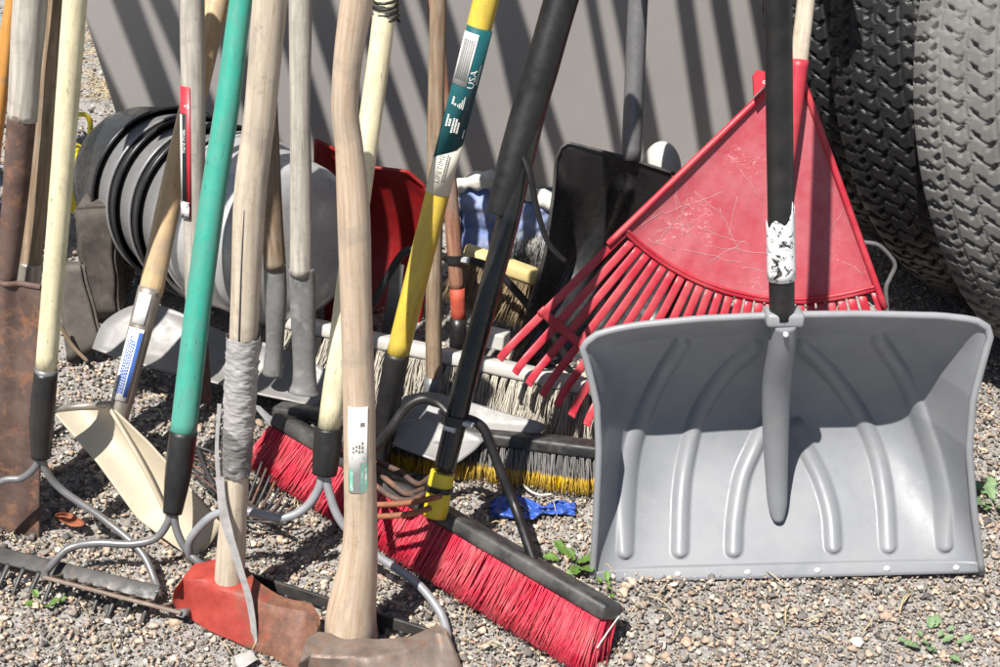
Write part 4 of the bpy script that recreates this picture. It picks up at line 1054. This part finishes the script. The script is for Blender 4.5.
# ================================================================== mattock (red head, taped handle)
ph = Pl(1.582, .14)
t = thing('mattock', 'mattock with red and rusty head and pale wooden handle wrapped in grey tape', 'mattock', G(245, 640))
shaft('handle', ph, [ext((250, 200), (270, 0), -35)+(36,), (270, 0, 35), (260.5, 110, 32), (250, 200, 32), (244, 330, 28), (236.5, 470, 25), (231, 555, 29), (228.5, 598, 30)], M['wood_pale'], t, wob=.03, n=28)
shaft('crack', ph, [(247, 205, 1.6), (244.5, 250, 1.8), (242.5, 300, 1.8), (241, 338, 1.5)], M['ink'], t, n=6, wob=0, off=-pr(ph.at(244, 300), 30)+.0006)
def taperings():
    A, B = ph.at(235.5, 472), ph.at(243.8, 335); A0, ax, nn, lf = axis_frame(A, B); L = (B-A).length
    def f(u, v):
        a = u*6.2832; r0 = pr(A, 28)+(pr(B, 31)-pr(A, 28))*v
        s = v*L; wrap = (s*1000/26.+u*1.0+.45*noise.noise(Vector((math.cos(a)*2, math.sin(a)*2, s*22)))) % 1
        r = r0+.0014+.0016*wrap**3+.0013*noise.noise(Vector((math.cos(a)*2, math.sin(a)*2, s*160)))+.0012*noise.noise(Vector((math.cos(a)*2.5, math.sin(a)*2.5, s*520)))
        s += .006*noise.noise(Vector((math.cos(a)*2, math.sin(a)*2, 7)))*(1 if v in (0., 1.) else 0)
        return A0+ax*s+(nn*math.cos(a)+lf*math.sin(a))*r
    V, F, U = grid_mesh(f, 56, 150, True); tp_ = mesh('tape_wrap', V, F, [M['tape'], M['tape_light']], t, True, mats=[0 if (i//56)/149 < .30+.05*math.sin((i % 56)*.22) else 1 for i in range(len(F))])
    def ribbon(name, P, w_, tws):
        Q = [Vector(q) for q in catmull([list(p) for p in P], 8)]; V, F = [], []
        for i, q in enumerate(Q):
            tg = (Q[min(i+1, len(Q)-1)]-Q[max(0, i-1)]).normalized(); sd = Vector((math.cos(tws*i/len(Q)), -math.sin(tws*i/len(Q)), 0)); sd = (sd-tg*sd.dot(tg)).normalized()
            hw = pr(q, w_)*(1+.25*noise.noise(q*30)); V += [q-sd*hw, q+sd*hw]
        F = [(2*i, 2*i+1, 2*i+3, 2*i+2) for i in range(len(Q)-1)]; V2, F2 = shell(V, F, .0007); mesh(name, V2, F2, M['tape_light'], tp_, False)
    ribbon('loose_tape', [ph.at(222, 470, -.02), ph.at(228, 505, -.03), ph.at(243, 545, -.045), ph.at(256, 578, -.06), ph.at(262, 612, -.075), ph.at(256, 640, -.08), G(254, 655, .012)], 9, 1.1)
    ribbon('loose_tape', [ph.at(221, 400, -.012), ph.at(219, 440, -.016), ph.at(221, 470, -.02), ph.at(226, 492, -.022)], 4, .4)
    ribbon('loose_tape', [G(254, 655, .012), G(246, 659, .012), G(236, 663, .010)], 15, .3)
taperings()
# head: lies across, left end pointing away and right end towards the viewer
RC = []
for (x0, y0), (x1, y1) in (((1, -.9), (1, .9)), ((.88, 1), (-.88, 1)), ((-1, .9), (-1, -.9)), ((-.88, -1), (.88, -1))):
    RC += [(x0+(x1-x0)*q/7, y0+(y1-y0)*q/7) for q in range(8)]
def rect(v): return RC[int(round(v*len(RC))) % len(RC)]
def crisp(o, deg=34):
    o.data.set_sharp_from_angle(angle=R(deg)); return o
def mat_head(u, v):
    """u along the head 0..1, v around"""
    top = [(0, 174, 590), (.12, 184, 578), (.3, 208, 578), (.5, 240, 592), (.7, 276, 606), (.88, 306, 611), (1, 317, 626)]
    bot = [(0, 173, 600), (.12, 180, 612), (.3, 205, 627), (.5, 238, 643), (.7, 268, 655), (.88, 292, 668), (1, 314, 676)]
    tx, ty = polyat(top, u); bx, by = polyat(bot, u)
    zt = .070-.014*abs(u-.4); P = G(tx, ty, zt); Q = G(bx, by, .004)
    a = v*2*math.pi; th = .021+.016*math.exp(-((u-.38)/.16)**2)-.012*u
    c = (P+Q)/2; up = (P-Q)/2; fwd = Vector((-.35, -.93, 0))
    k = 1 if 0 < u < 1 else .86
    x_, y_ = rect(v)
    d = .0022*noise.noise(c*38+Vector((x_, y_, 0)))+.0012*noise.noise(c*110+Vector((x_*3, y_*3, 2)))
    return c+up*(y_*k)+Vector((.3, .95, 0))*(x_*th*k)+Vector((.3, .95, 0))*th*.8+Vector((-.3, -.95, .4))*d
Vs, Fs, Us = grid_mesh(lambda v, u: mat_head(u, v), 32, 50, True); n = 32
Fs += [tuple(range(n)), tuple(len(Vs)-n+j for j in reversed(range(n)))]
bm = bmesh.new(); vs = [bm.verts.new(v) for v in Vs]; [bm.faces.new([vs[i] for i in f]) for f in Fs]
crisp(from_bm('head', bm, M['red_axe'], t, smooth=True))

# ================================================================== axe (kinked pale handle with sticker)
pxe = Pl(1.51, .10)
t = thing('axe', 'axe with thick pale curved wooden handle, worn sticker and rusty head in front', 'axe', G(370, 668))
hpts = [(352, 655, 52), (351, 625, 52), (353, 600, 47), (358, 565, 39), (360.5, 530, 34), (360, 470, 32.5), (359, 400, 32.5), (356, 300, 32), (353.5, 210, 33), (349.5, 150, 28.5), (345, 108, 27.5), (348, 60, 29), (357, 0, 33), (366, -60, 33), (372, -140, 31)]
shaft('handle', pxe, list(reversed(hpts)), M['wood_warm'], t, wob=.02, n=28, ell=1)
A, B = pxe.at(358.5, 484), pxe.at(358.5, 399); L = (B-A).length; rr = pr(pxe.at(359, 440), 33)+.0007
stk = sleeve('sticker', A, B, rr, -.55, .62, M['white_lbl'], t)
gl = solid('pale_green_print', (.18, .50, .38), .6, var=.3, spots=(.75, .75, .72), spot_amt=.8, spot_lo=.54)
strokes_on('green_print', [(L*.02, L*.36, -.5, -.12), (L*.02, L*.28, .32, .55), (L*.40, L*.43, -.3, .4)], A, B, rr+.0008, gl, stk)
strokes_on('small_print', smallprint(L*.47, L*.62, -.3, .4, 4, .003)+[(L*.78, L*.83, -.35, -.1)], A, B, rr+.0008, M['ferrule'], stk)
# head: poll at left, blade flaring to the right and up
out_top = [G(300, 668, .03), G(306, 655, .052), G(330, 652, .06), G(378, 655, .06), G(410, 648, .055), G(438, 633, .05), G(446, 632, .048), G(456, 648, .035), G(463, 672, .02), G(455, 690, .01), G(380, 700, .01), G(310, 690, .01)]
bm = bmesh.new()
def ax_sec(u):
    tp_ = [(0, 300, 660), (.12, 312, 652), (.5, 372, 655), (.72, 408, 648), (.9, 437, 632), (1, 447, 634)]; x, y = polyat(tp_, u)
    bt = [(0, 300, 668), (.12, 306, 680), (.5, 370, 700), (.72, 410, 696), (.9, 447, 690), (1, 464, 676)]; x2, y2 = polyat(bt, u)
    return G(x, y, .056-.01*u), G(x2, y2, .004), .024*(1-u)**.6+.004
rings = []
for u in np.linspace(0, 1, 60):
    P, Q, th = ax_sec(u); c = (P+Q)/2; up = (P-Q)/2; rg = []
    for j in range(32):
        x_, y_ = RC[j]; d = .002*noise.noise(c*40+Vector((x_, y_, 0)))+.0012*noise.noise(c*120+Vector((x_*3, y_*3, 2)))
        rg.append(bm.verts.new(c+up*y_+Vector((.1, .99, 0))*(x_*th+th*.7)+Vector((-.1, -.9, .4))*d))
    rings.append(rg)
for a, b in zip(rings, rings[1:]):
    for j in range(32): bm.faces.new((a[j], a[(j+1) % 32], b[(j+1) % 32], b[j]))
bm.faces.new(rings[0]); bm.faces.new(list(reversed(rings[-1])))
crisp(from_bm('head', bm, M['rust_pale'], t, smooth=True))

# ================================================================== rusty tines on the ground
t = thing('wire_rake', 'old wire leaf rake head with bent rusty tines lying behind the taped handle', 'rake', G(240, 500), 'rakes')
for i in range(9):
    y0 = 446+i*4.2; x1 = 236+i*3.4
    P = [G(186+i*1.2, y0-2, .055-.002*i), G(212, y0+6+i*.8, .045), G(236, y0+22+i*2, .05), G(246+i*3.4, 500+i*2.8, .045), G(252+i*4.2, 489+i*4.4, .06), G(262+i*4.4, 462+i*6.4, .085)]
    V, F, U = tube_data([Vector(q) for q in catmull([list(p) for p in P], 6)], .0024, n=7); mesh('tine', V, F, M['rust'] if i % 2 else M['iron'], t, True)
wire('cross_wire', [G(198, 450, .055), G(206, 470, .05), G(214, 488, .042)], 5, M['iron'], t)
t = thing('cultivator', 'rusty hand cultivator with curved prongs beside the yellow broom collar', 'cultivator', G(400, 505))
for i, P in enumerate([[(374, 517, .14), (400, 515, .145), (418, 512, .145), (430, 508, .14)], [(374, 505, .145), (398, 504, .15), (420, 501, .15), (441, 496, .145)], [(376, 470, .11), (392, 484, .11), (408, 494, .10), (426, 488, .09)],
        [(378, 462, .11), (400, 472, .11), (418, 484, .10), (432, 476, .09)], [(376, 486, .13), (394, 498, .13), (412, 500, .12), (424, 494, .11)]]):
    wire('prong', [G(*p) for p in P], 6, M['rust_bright'] if i < 2 else M['rust'], t)
wire('neck', [G(370, 462, .11), G(371, 490, .13), G(368, 520, .14)], 9, M['iron'], t)
# grey steel strip between blade and broom
plate('steel_strip', [G(252, 404, .07), G(260, 406, .07), G(292, 436, .05), G(318, 458, .035), G(312, 466, .03), G(284, 444, .045)], .004, M['wire'], None, Vector((0, .3, -1)).normalized(), label='thin bluish steel strip lying behind the red bristles of the broom', cat='strip')

# ================================================================== scraps and weeds
rb = Pl(1.845, 1.2)
def rag(u, v):
    x = 490+86*u; yt = [(0, 503, 0), (.12, 495, 0), (.3, 494, 0), (.5, 501, 0), (.62, 506, 0), (.8, 500, 0), (1, 503, 0)]; yb_ = [(0, 516, 0), (.3, 519, 0), (.5, 519, 0), (.62, 514, 0), (.85, 514, 0), (1, 515, 0)]
    a = polyat(yt, u)[0]; b = polyat(yb_, u)[0]
    return G(x, b+(a-b)*v, .010+.012*noise.noise(Vector((u*7+v*2, v*3, 2)))+.004*noise.noise(Vector((u*19, v*6, 5))))
Vs, Fs, Us = grid_mesh(rag, 50, 14); V2, F2 = shell(Vs, Fs, .0012); mesh('plastic_scrap', V2, F2, M['blue_pl'], None, True, label='torn piece of blue plastic lying on the gravel behind the black brace', cat='scrap')
wire('cord', [G(523, 484, .015), G(530, 491, .014), G(540, 495, .012), G(552, 494, .012)], 2.6, M['white_block'], None, label='short white cord bent on the gravel behind the blue plastic', cat='cord')
wire('stem', [G(597, 648, .05), G(607, 633, .062), G(620, 615, .06)], 1.6, M['cloth_white'], None, label='thin white stalk resting across the right end of the red broom', cat='stalk')
def leafy(name, label, x, y, n, size, mat, cat='weed', spread=.03):
    t = thing(name, label, cat, G(x, y))
    for i in range(n):
        a = random.random()*6.28; L = size*(.6+.7*random.random()); tip = 0.45+.6*random.random()
        d = Vector((math.cos(a), math.sin(a), tip)).normalized(); s = Vector((-math.sin(a), math.cos(a), 0)); c = G(x, y, .006)+Vector((math.cos(a), math.sin(a), 0))*spread*random.random()
        def f(u, v):
            w_ = math.sin(math.pi*min(1, v*.93+.05))**.8*L*.30*(1+.25*math.sin(v*22)); k = (u-.5)*2
            return c+d*(v*L)+s*(k*w_)+Vector((0, 0, abs(k)*w_*.35-v*v*L*.25))
        V, F, U = grid_mesh(f, 7, 14); V2, F2 = shell(V, F, .0004); mesh('leaf', V2, F2, mat, t, True)
    wire('stem', [G(x, y, -.003), G(x, y, .008), G(x, y, .02)+Vector((.004, 0, 0))], 2.5, mat, t)
leafy('weed', 'small green weed growing in the gravel left of the grey shovel blade', 577, 562, 9, .034, M['leaf'])
leafy('weed', 'tiny green weed beside the black block of the red broom', 566, 578, 5, .024, M['leaf'])
leafy('weed', 'grey-green weed sprawling in the gravel at the bottom right corner', 930, 644, 16, .019, M['leaf_grey'], spread=.05)
leafy('weed', 'green weed at the right edge beside the grey shovel blade', 993, 500, 12, .034, M['leaf_grey'])
leafy('weed', 'tiny weed sprouting in front of the rusty rake teeth', 46, 606, 6, .018, M['leaf'])
leafy('weed', 'tiny weed below the corner of the grey shovel blade', 608, 588, 4, .016, M['leaf'])
def deadleaf(u, v):
    k = (u-.5)*2; w_ = math.sin(math.pi*min(.99, max(.01, v)))**.8*6
    return G(55+30*v, 515+9*v+k*w_, .018+.008*k*k+.004*math.sin(v*9))
Vs, Fs, Us = grid_mesh(deadleaf, 8, 16); V2, F2 = shell(Vs, Fs, .0006); mesh('dead_leaf', V2, F2, M['dead'], None, True, label='curled reddish brown dead leaf on the gravel by the rusty spade', cat='leaf')
